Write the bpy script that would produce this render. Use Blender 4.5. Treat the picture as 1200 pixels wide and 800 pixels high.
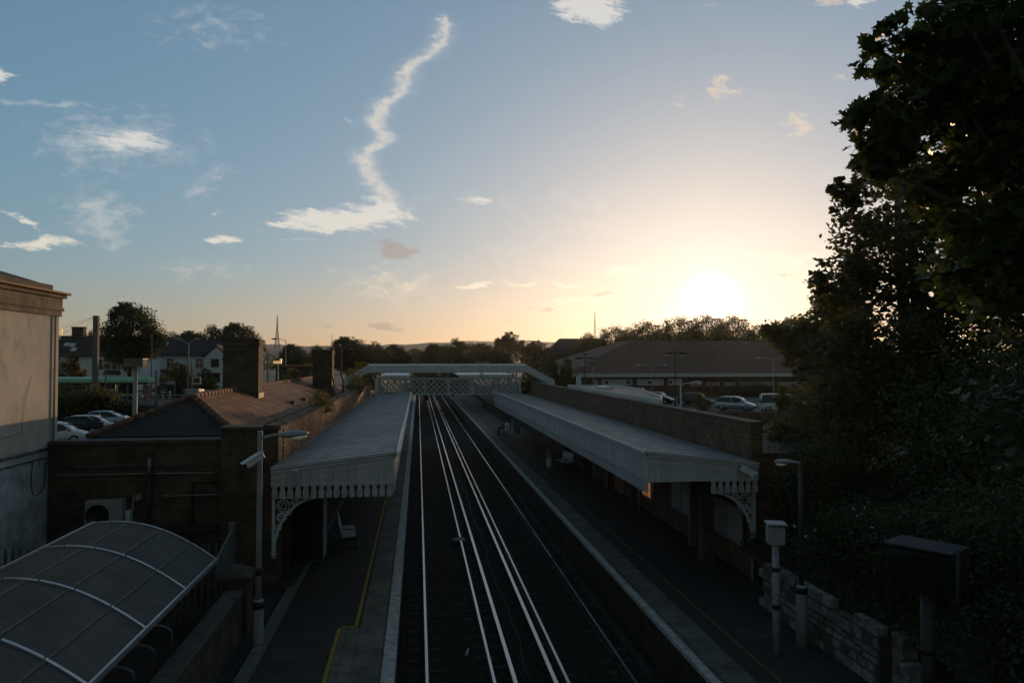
import bpy, bmesh, math, random
import numpy as np
from mathutils import Vector, Matrix
R = math.radians
for o in list(bpy.data.objects): bpy.data.objects.remove(o)
sc = bpy.context.scene
COL = sc.collection
random.seed(7)

# ------------------------------------------------------------------ camera
CAM_H, FPX, YAW, PITCH = 6.3, 830.0, R(7.5466), R(1.5873)
cd = bpy.data.cameras.new("camera"); cam = bpy.data.objects.new("camera", cd); COL.objects.link(cam)
cd.sensor_width = 36; cd.lens = FPX / 1200 * 36; cd.clip_start = .05; cd.clip_end = 20000
cam.location = (0, 0, CAM_H); cam.rotation_euler = (R(90) + PITCH, 0, -YAW)
sc.camera = cam

# ------------------------------------------------------------------ sky, sun, exposure
SUN_AZ, SUN_EL = R(23.2), R(4.35)          # azimuth from +Y towards +X
SDIR = Vector((math.sin(SUN_AZ)*math.cos(SUN_EL), math.cos(SUN_AZ)*math.cos(SUN_EL), math.sin(SUN_EL)))
SKY_STRENGTH, SUN_STRENGTH, EXPOSURE = .14, 2.4, 0.0
sc.view_settings.view_transform = 'Standard'; sc.view_settings.look = 'None'
sc.view_settings.exposure = EXPOSURE; sc.view_settings.gamma = 1.0
sc.render.engine = 'CYCLES'
sc.cycles.use_denoising = True
sc.cycles.max_bounces = 6; sc.cycles.diffuse_bounces = 3; sc.cycles.glossy_bounces = 3
sc.cycles.transmission_bounces = 5; sc.cycles.transparent_max_bounces = 8; sc.cycles.volume_bounces = 0
sc.cycles.sample_clamp_indirect = 4.0

sd = bpy.data.lights.new("sun", 'SUN'); so = bpy.data.objects.new("sun", sd); COL.objects.link(so)
sd.energy = SUN_STRENGTH; sd.angle = R(.53); sd.color = (1, .62, .32)
so.rotation_euler = (-SDIR).to_track_quat('-Z', 'Y').to_euler(); so.location = (0, -5, 60)

wd = bpy.data.worlds.new("World"); sc.world = wd; wd.use_nodes = True
nt = wd.node_tree; nt.nodes.clear(); L = nt.links.new

def N(t, typ, **k):
    n = t.nodes.new(typ)
    for a, b in k.items(): setattr(n, a, b)
    return n

def mth(t, op, a, b=None, c=None, clamp=False):
    n = N(t, 'ShaderNodeMath', operation=op, use_clamp=clamp)
    for i, s in enumerate((a, b, c)):
        if s is None: continue
        if isinstance(s, (int, float)): n.inputs[i].default_value = s
        else: t.links.new(s, n.inputs[i])
    return n.outputs[0]

def sstep(t, x, a, b):
    n = N(t, 'ShaderNodeMapRange', interpolation_type='SMOOTHSTEP')
    t.links.new(x, n.inputs[0]); n.inputs[1].default_value = a; n.inputs[2].default_value = b
    return n.outputs[0]

def mixc(t, f, a, b, mode='MIX'):
    n = N(t, 'ShaderNodeMix', data_type='RGBA', blend_type=mode)
    for i, s in ((0, f), (6, a), (7, b)):
        if isinstance(s, (int, float)): n.inputs[i].default_value = s
        elif isinstance(s, tuple): n.inputs[i].default_value = s if len(s) == 4 else s + (1,)
        else: t.links.new(s, n.inputs[i])
    return n.outputs[2]

def dirof(u, v):
    """sky direction (tangent coordinates east, up) of a direction seen from the bridge"""
    x, y = (u - 600) / FPX, (400 - v) / FPX
    cy, sy, cp, sp = math.cos(YAW), math.sin(YAW), math.cos(PITCH), math.sin(PITCH)
    dx = sy*cp + cy*x - sy*sp*y; dy = cy*cp - sy*x - cy*sp*y; dz = sp + cp*y
    return dx / dy, dz / dy

sky = N(nt, 'ShaderNodeTexSky', sky_type='NISHITA', sun_disc=False)
sky.sun_elevation = SUN_EL; sky.sun_rotation = SUN_AZ
sky.altitude = 50; sky.air_density = 1.0; sky.dust_density = 1.0; sky.ozone_density = 4.0
tc = N(nt, 'ShaderNodeTexCoord'); sep = N(nt, 'ShaderNodeSeparateXYZ'); L(tc.outputs['Generated'], sep.inputs[0])
X, Y, Z = sep.outputs
Ys = mth(nt, 'MAXIMUM', Y, .02)
S = mth(nt, 'DIVIDE', X, Ys); T = mth(nt, 'DIVIDE', Z, Ys)
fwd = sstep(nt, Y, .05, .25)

def noise(t, vec, scale, detail=5, rough=.6, dist=0.):
    n = N(t, 'ShaderNodeTexNoise'); n.inputs['Scale'].default_value = scale
    n.inputs['Detail'].default_value = detail; n.inputs['Roughness'].default_value = rough
    n.inputs['Distortion'].default_value = dist
    t.links.new(vec, n.inputs['Vector']); return n.outputs[0]

def comb(t, a, b, c=0.):
    n = N(t, 'ShaderNodeCombineXYZ')
    for i, s in enumerate((a, b, c)):
        if isinstance(s, (int, float)): n.inputs[i].default_value = s
        else: t.links.new(s, n.inputs[i])
    return n.outputs[0]

# cloud noises: streaky and fluffy
tilt = mth(nt, 'MULTIPLY_ADD', S, .18, T)
nz_streak = noise(nt, comb(nt, mth(nt, 'MULTIPLY', S, 13.), mth(nt, 'MULTIPLY', tilt, 52.)), 2.2, 8, .70, .5)
nz_fluff = noise(nt, comb(nt, mth(nt, 'MULTIPLY', S, 14.), mth(nt, 'MULTIPLY', T, 26.)), 2.6, 7, .62, .4)
nz_fine = noise(nt, comb(nt, mth(nt, 'MULTIPLY', S, 40.), mth(nt, 'MULTIPLY', T, 60.)), 2.0, 5, .6)

wa = noise(nt, comb(nt, mth(nt, 'MULTIPLY', S, 9.), mth(nt, 'MULTIPLY', T, 16.)), 1.3, 6, .65)
wb = noise(nt, comb(nt, mth(nt, 'MULTIPLY', S, 9.), mth(nt, 'MULTIPLY', T, 16.), 7.3), 1.3, 6, .65)
SW = mth(nt, 'MULTIPLY_ADD', mth(nt, 'SUBTRACT', wa, .5), .13, S)
TW = mth(nt, 'MULTIPLY_ADD', mth(nt, 'SUBTRACT', wb, .5), .045, T)

def blob(u, v, ru, rv, ang=0.):
    s0, t0 = dirof(u, v); k = 1 / FPX
    ca, sa = math.cos(R(ang)), math.sin(R(ang))
    ds = mth(nt, 'SUBTRACT', SW, s0); dt = mth(nt, 'SUBTRACT', TW, t0)
    a = mth(nt, 'ADD', mth(nt, 'MULTIPLY', ds, ca/(ru*k)), mth(nt, 'MULTIPLY', dt, sa/(ru*k)))
    b = mth(nt, 'ADD', mth(nt, 'MULTIPLY', ds, -sa/(rv*k)), mth(nt, 'MULTIPLY', dt, ca/(rv*k)))
    q = mth(nt, 'ADD', mth(nt, 'MULTIPLY', a, a), mth(nt, 'MULTIPLY', b, b))
    return mth(nt, 'SUBTRACT', 1., mth(nt, 'SQRT', q), clamp=True)

def field(blobs, nz, lo, hi, gain):
    acc = None
    for bl in blobs:
        w = mth(nt, 'MULTIPLY', blob(*bl[:5]), bl[5])
        acc = w if acc is None else mth(nt, 'MAXIMUM', acc, w)
    d = mth(nt, 'SUBTRACT', nz, mth(nt, 'SUBTRACT', .80, mth(nt, 'MULTIPLY', acc, gain)))
    return mth(nt, 'MULTIPLY', sstep(nt, d, lo, hi), sstep(nt, acc, 0.0, .25))

white = field([(152, 168, 80, 28, 0, 1.), (398, 258, 125, 30, 4, 1.3), (340, 264, 60, 14, 4, 1.0), (440, 250, 60, 26, 8, 1.3), (690, 8, 75, 34, 0, 1.5),
               (755, 320, 95, 15, 0, 1.25), (45, 284, 70, 14, 0, 1.), (8, 92, 26, 18, 0, 1.), (262, 283, 34, 12, 0, 1.1),
               (555, 236, 36, 9, 0, 1.), (905, 304, 95, 14, 6, 1.2), (690, 352, 70, 9, 0, 1.0), (560, 333, 80, 8, 2, .9), (660, 333, 60, 9, 0, .9),
               (610, 333, 40, 8, 0, .9), (30, 258, 60, 8, -26, .8), (250, 247, 20, 7, 0, .8), (1000, 0, 50, 10, 0, .9)],
              nz_streak, -.05, .24, .60)
soft = field([(140, 168, 150, 62, 0, .7), (120, 255, 70, 50, -30, .75), (240, 215, 70, 18, 32, .6), (250, 30, 150, 60, 0, .45),
              (400, 135, 22, 9, -40, .7), (560, 235, 100, 22, 0, .5), (690, 235, 110, 34, 0, .5), (690, 262, 160, 26, 0, .45),
              (240, 315, 100, 26, 0, .5), (460, 335, 110, 45, 0, .6), (60, 118, 90, 8, 0, .7), (1000, 205, 90, 10, 0, .6),
              (840, 330, 220, 60, 0, .4), (600, 300, 220, 40, 0, .35)],
             nz_fluff, -.16, .34, .68)
warm = field([(845, 105, 36, 32, 40, 1.), (935, 148, 40, 28, 30, 1.), (990, 92, 36, 14, 0, .8), (825, 8, 40, 12, 0, .6), (970, 2, 40, 14, 0, 1.0), (458, 336, 70, 22, 0, .8),
              (800, 118, 50, 16, 0, .7)],
             nz_fluff, -.03, .28, .62)
grey = field([(462, 293, 50, 20, 0, 1.4), (445, 383, 40, 10, 0, 1.15), (700, 345, 60, 9, 0, .9), (650, 363, 40, 9, 0, .9), (920, 322, 60, 9, 0, .9), (400, 383, 60, 8, 0, .6), (585, 380, 50, 7, 0, .6)],
             nz_fluff, -.03, .25, .62)
# the broken contrail, a wandering band
pts = [(520, 18), (521, 34), (508, 60), (478, 82), (474, 100), (445, 132), (441, 150), (452, 160), (428, 182), (436, 208), (452, 228), (462, 246)]
tt = [(dirof(*p)[1], dirof(*p)[0]) for p in pts]
t0, t1 = tt[-1][0], tt[0][0]; ss = [q[1] for q in tt]; s0, s1 = min(ss) - .05, max(ss) + .05
vv = mth(nt, 'DIVIDE', mth(nt, 'SUBTRACT', T, t0), t1 - t0)
fc = N(nt, 'ShaderNodeFloatCurve'); L(vv, fc.inputs['Value'])
cv = fc.mapping.curves[0]; P_ = sorted(((q[0]-t0)/(t1-t0), (q[1]-s0)/(s1-s0)) for q in tt)
cv.points[0].location = P_[0]; cv.points[1].location = P_[-1]
for p in P_[1:-1]: cv.points.new(*p)
fc.mapping.update()
sc_ = mth(nt, 'MULTIPLY_ADD', fc.outputs[0], s1 - s0, s0)
wob = mth(nt, 'ADD', mth(nt, 'MULTIPLY', mth(nt, 'SUBTRACT', nz_fluff, .5), .035), mth(nt, 'MULTIPLY', mth(nt, 'SUBTRACT', nz_fine, .5), .012))
halo_w = .034
off = mth(nt, 'ABSOLUTE', mth(nt, 'ADD', mth(nt, 'SUBTRACT', S, sc_), wob))
wdt = mth(nt, 'MULTIPLY_ADD', mth(nt, 'SUBTRACT', 1., vv, clamp=True), .010, .0115)
core = mth(nt, 'SUBTRACT', 1., mth(nt, 'DIVIDE', off, wdt), clamp=True)
band = mth(nt, 'MULTIPLY', mth(nt, 'MULTIPLY', sstep(nt, vv, -.02, .08), sstep(nt, vv, 1.02, .97)), sstep(nt, core, 0., .95))
trail = mth(nt, 'MULTIPLY', band, sstep(nt, mth(nt, 'ADD', mth(nt, 'MULTIPLY', nz_fine, .6), mth(nt, 'MULTIPLY', nz_streak, .4)), .18, .62))

# glow of dusty air round the sun (angular distance to the sun)
dot = N(nt, 'ShaderNodeVectorMath', operation='DOT_PRODUCT'); L(tc.outputs['Generated'], dot.inputs[0]); dot.inputs[1].default_value = SDIR
ang = mth(nt, 'ARCCOSINE', mth(nt, 'MINIMUM', dot.outputs['Value'], 1.))
def gauss(sig): return mth(nt, 'EXPONENT', mth(nt, 'MULTIPLY', mth(nt, 'MULTIPLY', ang, ang), -1/(2*R(sig)**2)))
def expo(sig): return mth(nt, 'EXPONENT', mth(nt, 'MULTIPLY', ang, -1/R(sig)))

bg = N(nt, 'ShaderNodeBackground'); out = N(nt, 'ShaderNodeOutputWorld')
base = N(nt, 'ShaderNodeVectorMath', operation='SCALE'); L(sky.outputs[0], base.inputs[0]); base.inputs['Scale'].default_value = 1.0
sp = N(nt, 'ShaderNodeSeparateColor'); L(base.outputs[0], sp.inputs[0])
cc = N(nt, 'ShaderNodeCombineColor')                     # soft shoulder: bright sky near the sun does not burn out
for i, (A_, g_) in enumerate(((.86, .60), (.80, .535), (.76, .50))):
    x_ = mth(nt, 'MULTIPLY', mth(nt, 'POWER', mth(nt, 'MULTIPLY', sp.outputs[i], SKY_STRENGTH), g_), A_)
    x_ = mth(nt, 'DIVIDE', x_, mth(nt, 'POWER', mth(nt, 'MULTIPLY_ADD', mth(nt, 'POWER', x_, 3.), 1.25, 1.), 1/3))
    L(mth(nt, 'MULTIPLY', x_, 1 / SKY_STRENGTH), cc.inputs[i])
c = cc.outputs[0]
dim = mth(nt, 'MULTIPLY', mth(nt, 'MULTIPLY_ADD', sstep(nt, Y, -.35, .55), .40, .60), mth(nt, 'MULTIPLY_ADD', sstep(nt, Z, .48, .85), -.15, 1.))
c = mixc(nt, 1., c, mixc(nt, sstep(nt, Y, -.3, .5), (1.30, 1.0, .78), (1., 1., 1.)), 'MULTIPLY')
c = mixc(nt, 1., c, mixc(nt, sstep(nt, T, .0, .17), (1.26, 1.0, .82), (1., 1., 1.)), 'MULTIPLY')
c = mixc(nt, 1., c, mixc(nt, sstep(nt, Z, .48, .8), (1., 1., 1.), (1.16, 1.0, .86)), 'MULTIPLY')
dk = N(nt, 'ShaderNodeVectorMath', operation='SCALE'); L(c, dk.inputs[0]); L(dim, dk.inputs['Scale']); c = dk.outputs[0]   # sky behind and overhead dimmed and warmed to set the ambient light
def k(col): return tuple(x / SKY_STRENGTH for x in col)
elev = sstep(nt, T, .02, .28)
cl_col = mixc(nt, elev, k((1.05, .90, .66)), k((.78, .75, .70)))
c = mixc(nt, mth(nt, 'MULTIPLY', mth(nt, 'MULTIPLY', soft, fwd), .42), c, cl_col)
c = mixc(nt, mth(nt, 'MULTIPLY', mth(nt, 'MULTIPLY', white, fwd), .80), c, cl_col)
halo = mth(nt, 'MULTIPLY', mth(nt, 'MULTIPLY', sstep(nt, vv, -.1, .1), sstep(nt, vv, 1.03, .9)), mth(nt, 'MULTIPLY', sstep(nt, mth(nt, 'SUBTRACT', 1., mth(nt, 'DIVIDE', off, halo_w), clamp=True), 0., 1.), nz_fluff))
c = mixc(nt, mth(nt, 'MULTIPLY', mth(nt, 'MULTIPLY', halo, fwd), .30), c, cl_col)
c = mixc(nt, mth(nt, 'MULTIPLY', mth(nt, 'MULTIPLY', trail, fwd), .85), c, k((.70, .66, .60)))
c = mixc(nt, mth(nt, 'MULTIPLY', mth(nt, 'MULTIPLY', warm, fwd), .50), c, k((.85, .68, .50)))
c = mixc(nt, mth(nt, 'MULTIPLY', mth(nt, 'MULTIPLY', grey, fwd), .55), c, k((.36, .27, .22)))
glow = mixc(nt, 1., mixc(nt, 1., (0, 0, 0), mixc(nt, gauss(1.35), (0, 0, 0), k((1.0, .9, .75))), 'ADD'),
            mixc(nt, expo(4.2), (0, 0, 0), k((.14, .12, .08))), 'ADD')
c = mixc(nt, 1., c, glow, 'ADD')
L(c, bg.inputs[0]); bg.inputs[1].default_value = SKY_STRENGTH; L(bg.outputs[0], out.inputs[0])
#@@
# ------------------------------------------------------------------ helpers
class MB:
    def __init__(s): s.v = []; s.f = []; s.sm = []; s.m = None
    def _add(s, vs, fs, smooth=False):
        b = len(s.v)
        s.v += [tuple(s.m @ Vector(p)) if s.m is not None else tuple(p) for p in vs]
        s.f += [tuple(b + i for i in f) for f in fs]; s.sm += [smooth]*len(fs); return s
    def box(s, x0, x1, y0, y1, z0, z1):
        return s._add([(x0,y0,z0),(x1,y0,z0),(x1,y1,z0),(x0,y1,z0),(x0,y0,z1),(x1,y0,z1),(x1,y1,z1),(x0,y1,z1)],
                      [(3,2,1,0),(4,5,6,7),(0,1,5,4),(1,2,6,5),(2,3,7,6),(3,0,4,7)])
    def poly(s, pts): return s._add(pts, [tuple(range(len(pts)))])
    def prism(s, pts, axis, a0, a1):
        def P(p, a): return {'x': (a, p[0], p[1]), 'y': (p[0], a, p[1]), 'z': (p[0], p[1], a)}[axis]
        n = len(pts); vs = [P(p, a0) for p in pts] + [P(p, a1) for p in pts]
        return s._add(vs, [tuple(range(n-1, -1, -1)), tuple(range(n, 2*n))] + [(i, (i+1) % n, n+(i+1) % n, n+i) for i in range(n)])
    def hexa(s, bot, top):
        return s._add(list(bot)+list(top), [(3,2,1,0),(4,5,6,7),(0,1,5,4),(1,2,6,5),(2,3,7,6),(3,0,4,7)])
    def bar(s, a, b, w, h, up=(0, 0, 1)):
        a, b = Vector(a), Vector(b); d = (b-a).normalized(); side = d.cross(Vector(up))
        if side.length < 1e-4: side = d.cross(Vector((1, 0, 0)))
        side.normalize(); u = side.cross(d).normalized(); side *= w/2; u *= h/2
        return s.hexa([a-side-u, a+side-u, b+side-u, b-side-u], [a-side+u, a+side+u, b+side+u, b-side+u])
    def tube(s, path, r, n=8):
        path = [Vector(p) for p in path]; rs = r if isinstance(r, (list, tuple)) else [r]*len(path)
        vs = []; prev = None
        for i, p in enumerate(path):
            d = (path[min(i+1, len(path)-1)] - path[max(i-1, 0)]).normalized()
            a = prev - d*prev.dot(d) if prev is not None else (Vector((0, 0, 1)).cross(d) if abs(d.z) < .95 else Vector((1, 0, 0)).cross(d))
            if a.length < 1e-5: a = d.orthogonal()
            a.normalize(); prev = a; b = d.cross(a)
            vs += [p + (a*math.cos(2*math.pi*j/n) + b*math.sin(2*math.pi*j/n))*rs[i] for j in range(n)]
        k_ = len(path)
        s._add(vs, [(i*n+j, i*n+(j+1) % n, (i+1)*n+(j+1) % n, (i+1)*n+j) for i in range(k_-1) for j in range(n)], True)
        b = len(s.v) - k_*n
        s.f += [tuple(b+j for j in range(n-1, -1, -1)), tuple(b+(k_-1)*n+j for j in range(n))]; s.sm += [False, False]
        return s
    def lathe(s, c, prof, n=16):
        c = Vector(c); vs = []
        for r, z in prof: vs += [c + Vector((r*math.cos(2*math.pi*j/n), r*math.sin(2*math.pi*j/n), z)) for j in range(n)]
        k_ = len(prof)
        s._add(vs, [(i*n+j, i*n+(j+1) % n, (i+1)*n+(j+1) % n, (i+1)*n+j) for i in range(k_-1) for j in range(n)], True)
        b = len(s.v) - k_*n
        s.f += [tuple(b+j for j in range(n-1, -1, -1)), tuple(b+(k_-1)*n+j for j in range(n))]; s.sm += [False, False]
        return s
    def ball(s, c, r, n=10, m_=7):
        r = (r, r, r) if isinstance(r, (int, float)) else r
        vs = [(c[0], c[1], c[2]-r[2])]
        for i in range(1, m_):
            t = math.pi*i/m_
            vs += [(c[0]+r[0]*math.sin(t)*math.cos(2*math.pi*j/n), c[1]+r[1]*math.sin(t)*math.sin(2*math.pi*j/n), c[2]-r[2]*math.cos(t)) for j in range(n)]
        vs.append((c[0], c[1], c[2]+r[2]))
        fs = [(0, 1+(j+1) % n, 1+j) for j in range(n)]
        for i in range(m_-2): fs += [(1+i*n+j, 1+i*n+(j+1) % n, 1+(i+1)*n+(j+1) % n, 1+(i+1)*n+j) for j in range(n)]
        e = 1+(m_-2)*n; fs += [(e+j, e+(j+1) % n, len(vs)-1) for j in range(n)]
        return s._add(vs, fs, True)
    def build(s, name, m, parent=None, world=True, bevel=0):
        root = parent
        while root is not None and root.parent is not None: root = root.parent
        me = bpy.data.meshes.new(name); vs = np.array(s.v, dtype=float)
        if root is not None and world: vs = vs - np.array(root.location)
        me.from_pydata(vs.tolist(), [], s.f)
        me.polygons.foreach_set('use_smooth', s.sm)
        bm = bmesh.new(); bm.from_mesh(me); bmesh.ops.recalc_face_normals(bm, faces=bm.faces)
        bm.to_mesh(me); bm.free(); me.materials.append(m)
        o = bpy.data.objects.new(name, me); COL.objects.link(o)
        if parent is not None: o.parent = parent
        if bevel:
            b = o.modifiers.new('edge', 'BEVEL'); b.width = bevel; b.segments = 1; b.limit_method = 'ANGLE'
        return o

def tag(o, label, cat, group=None):
    o['label'] = label; o['category'] = cat
    if group: o['group'] = group
    return o
def thing(name, label, cat, loc=(0, 0, 0), rz=0, group=None):
    o = bpy.data.objects.new(name, None); COL.objects.link(o); o.location = loc; o.rotation_euler = (0, 0, rz)
    o.empty_display_size = .3
    return tag(o, label, cat, group)
def struct(o): o['kind'] = 'structure'; return o
def dup(root, loc, rz=0, label=None, group=None, scale=None):
    def cp(o, par):
        c_ = o.copy(); COL.objects.link(c_)
        if par is not None: c_.parent = par
        for ch in list(o.children): cp(ch, c_)
        return c_
    r = cp(root, None); r.location = loc; r.rotation_euler = (0, 0, rz)
    if scale: r.scale = scale
    if label: r['label'] = label
    if group: r['group'] = group
    return r

# ------------------------------------------------------------------ materials
def newmat(name):
    m = bpy.data.materials.new(name); m.use_nodes = True
    return m, m.node_tree, m.node_tree.nodes['Principled BSDF']
def lin(c): return tuple(c) + (1,)
def mat(name, col, rough=.75, metal=0., var=.25, scale=3., bump=.0, bscale=40., stretch=(1, 1, 1), dirt=None, spec=.4, space='Position'):
    m, t, b = newmat(name); lk = t.links.new
    if space == 'Position': vec = N(t, 'ShaderNodeNewGeometry').outputs['Position']
    else: vec = N(t, 'ShaderNodeTexCoord').outputs['Object']
    mp = N(t, 'ShaderNodeMapping'); lk(vec, mp.inputs[0]); mp.inputs['Scale'].default_value = stretch
    n1 = noise(t, mp.outputs[0], scale, 6, .65)
    lo = tuple(max(0, x*(1-var)) for x in col); hi = tuple(min(1, x*(1+var)) for x in col)
    cc_ = mixc(t, sstep(t, n1, .3, .7), lin(lo), lin(hi))
    if dirt:
        n2 = noise(t, mp.outputs[0], scale*3.1, 8, .7)
        cc_ = mixc(t, mth(t, 'MULTIPLY', sstep(t, n2, .5, .72), dirt[1]), cc_, lin(dirt[0]))
    lk(cc_, b.inputs['Base Color']); b.inputs['Metallic'].default_value = metal
    b.inputs['Specular IOR Level'].default_value = spec
    rr = mth(t, 'MULTIPLY_ADD', n1, .25, rough-.12, clamp=True); lk(rr, b.inputs['Roughness'])
    if bump:
        bp = N(t, 'ShaderNodeBump'); bp.inputs['Strength'].default_value = bump; bp.inputs['Distance'].default_value = .02
        lk(noise(t, vec, bscale, 4, .6), bp.inputs['Height']); lk(bp.outputs[0], b.inputs['Normal'])
    return m

def wallvec(t):
    """lengths along a vertical wall: (horizontal run, height), whichever way the wall faces"""
    g = N(t, 'ShaderNodeNewGeometry'); p = N(t, 'ShaderNodeSeparateXYZ'); t.links.new(g.outputs['Position'], p.inputs[0])
    n = N(t, 'ShaderNodeSeparateXYZ'); t.links.new(g.outputs['True Normal'], n.inputs[0])
    fx = mth(t, 'GREATER_THAN', mth(t, 'ABSOLUTE', n.outputs[0]), .6)
    run = mth(t, 'ADD', mth(t, 'MULTIPLY', fx, p.outputs[1]), mth(t, 'MULTIPLY', mth(t, 'SUBTRACT', 1., fx), p.outputs[0]))
    fz = mth(t, 'GREATER_THAN', mth(t, 'ABSOLUTE', n.outputs[2]), .7)
    ver = mth(t, 'ADD', mth(t, 'MULTIPLY', fz, p.outputs[1]), mth(t, 'MULTIPLY', mth(t, 'SUBTRACT', 1., fz), p.outputs[2]))
    return comb(t, run, ver), g

def brick(name, c1, c2, mortar, bw=.225, bh=.075, ms=.010, rough=.85, bump=.5, dirt=None, offset=.5, msmooth=.3):
    m, t, b = newmat(name); lk = t.links.new; vec, g = wallvec(t)
    bt = N(t, 'ShaderNodeTexBrick', offset=offset); lk(vec, bt.inputs['Vector']); bt.inputs['Scale'].default_value = 1.
    bt.inputs['Color1'].default_value = lin(c1); bt.inputs['Color2'].default_value = lin(c2); bt.inputs['Mortar'].default_value = lin(mortar)
    bt.inputs['Mortar Size'].default_value = ms; bt.inputs['Mortar Smooth'].default_value = msmooth
    bt.inputs['Brick Width'].default_value = bw; bt.inputs['Row Height'].default_value = bh
    n1 = noise(t, g.outputs['Position'], 1.6, 7, .7)
    c_ = mixc(t, 1., bt.outputs['Color'], mixc(t, sstep(t, n1, .3, .7), (.55, .55, .55), (1.25, 1.2, 1.15)), 'MULTIPLY')
    if dirt: c_ = mixc(t, mth(t, 'MULTIPLY', sstep(t, noise(t, g.outputs['Position'], 3.3, 8, .75), .5, .7), dirt[1]), c_, lin(dirt[0]))
    lk(c_, b.inputs['Base Color']); b.inputs['Roughness'].default_value = rough; b.inputs['Specular IOR Level'].default_value = .25
    h = mth(t, 'ADD', mth(t, 'MULTIPLY', bt.outputs['Fac'], -1.), mth(t, 'MULTIPLY', noise(t, g.outputs['Position'], 30., 3, .6), .6))
    bp = N(t, 'ShaderNodeBump'); bp.inputs['Strength'].default_value = bump; bp.inputs['Distance'].default_value = .012
    lk(h, bp.inputs['Height']); lk(bp.outputs[0], b.inputs['Normal'])
    return m

def tiles(name, c1, c2, axis='y', tw=.28, th=.30, moss=None, bump=.8):
    """roof tiles in rows; axis = direction of the ridge"""
    m, t, b = newmat(name); lk = t.links.new; g = N(t, 'ShaderNodeNewGeometry')
    p = N(t, 'ShaderNodeSeparateXYZ'); lk(g.outputs['Position'], p.inputs[0])
    run, dn = (p.outputs[1], p.outputs[0]) if axis == 'y' else (p.outputs[0], p.outputs[1])
    vec = comb(t, run, mth(t, 'MULTIPLY', dn, 1.12))
    bt = N(t, 'ShaderNodeTexBrick', offset=.5); lk(vec, bt.inputs['Vector']); bt.inputs['Scale'].default_value = 1.
    bt.inputs['Color1'].default_value = lin(c1); bt.inputs['Color2'].default_value = lin(c2); bt.inputs['Mortar'].default_value = lin(tuple(x*.3 for x in c1))
    bt.inputs['Mortar Size'].default_value = .014; bt.inputs['Brick Width'].default_value = tw; bt.inputs['Row Height'].default_value = th
    n1 = noise(t, g.outputs['Position'], 1.3, 7, .7)
    c_ = mixc(t, 1., bt.outputs['Color'], mixc(t, sstep(t, n1, .3, .72), (.6, .6, .6), (1.3, 1.25, 1.2)), 'MULTIPLY')
    if moss: c_ = mixc(t, mth(t, 'MULTIPLY', sstep(t, noise(t, g.outputs['Position'], 5., 8, .7), .52, .7), .7), c_, lin(moss))
    lk(c_, b.inputs['Base Color']); b.inputs['Roughness'].default_value = .8; b.inputs['Specular IOR Level'].default_value = .3
    saw = mth(t, 'FRACT', mth(t, 'DIVIDE', mth(t, 'MULTIPLY', dn, 1.12), th))
    h = mth(t, 'ADD', mth(t, 'MULTIPLY', bt.outputs['Fac'], -.8), mth(t, 'ADD', saw, mth(t, 'MULTIPLY', noise(t, g.outputs['Position'], 14., 3, .6), .5)))
    bp = N(t, 'ShaderNodeBump'); bp.inputs['Strength'].default_value = bump; bp.inputs['Distance'].default_value = .02
    lk(h, bp.inputs['Height']); lk(bp.outputs[0], b.inputs['Normal'])
    return m

def glass(name, col=(.02, .025, .03), rough=.08):
    m, t, b = newmat(name); b.inputs['Base Color'].default_value = lin(col); b.inputs['Roughness'].default_value = rough
    b.inputs['Specular IOR Level'].default_value = .8; return m
def emit(name, col, st, base=(.3, .3, .3)):
    m, t, b = newmat(name); b.inputs['Base Color'].default_value = lin(base)
    b.inputs['Emission Color'].default_value = lin(col); b.inputs['Emission Strength'].default_value = st; return m
def leafmat(name, c1, c2, trans=.35, scale=6., tcol=None):
    m = bpy.data.materials.new(name); m.use_nodes = True; t = m.node_tree; t.nodes.clear(); lk = t.links.new
    g = N(t, 'ShaderNodeNewGeometry'); n1 = noise(t, g.outputs['Position'], scale, 3, .7)
    n2 = noise(t, g.outputs['Position'], scale*.13, 3, .6)
    f = sstep(t, mth(t, 'ADD', mth(t, 'MULTIPLY', n1, .6), mth(t, 'MULTIPLY', n2, .4)), .35, .65)
    c_ = mixc(t, f, lin(c1), lin(c2))
    b = N(t, 'ShaderNodeBsdfPrincipled'); lk(c_, b.inputs['Base Color']); b.inputs['Roughness'].default_value = .5
    b.inputs['Specular IOR Level'].default_value = .35
    tr = N(t, 'ShaderNodeBsdfTranslucent'); tc_ = mixc(t, f, lin(tcol or (c1[0]*3.2, c1[1]*2.2, c1[2]*.8)), lin(tcol or (c2[0]*3.2, c2[1]*2.2, c2[2]*.8)))
    lk(tc_, tr.inputs[0]); mx = N(t, 'ShaderNodeMixShader'); mx.inputs[0].default_value = trans
    lk(b.outputs[0], mx.inputs[1]); lk(tr.outputs[0], mx.inputs[2])
    o_ = N(t, 'ShaderNodeOutputMaterial'); lk(mx.outputs[0], o_.inputs[0]); return m

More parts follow.
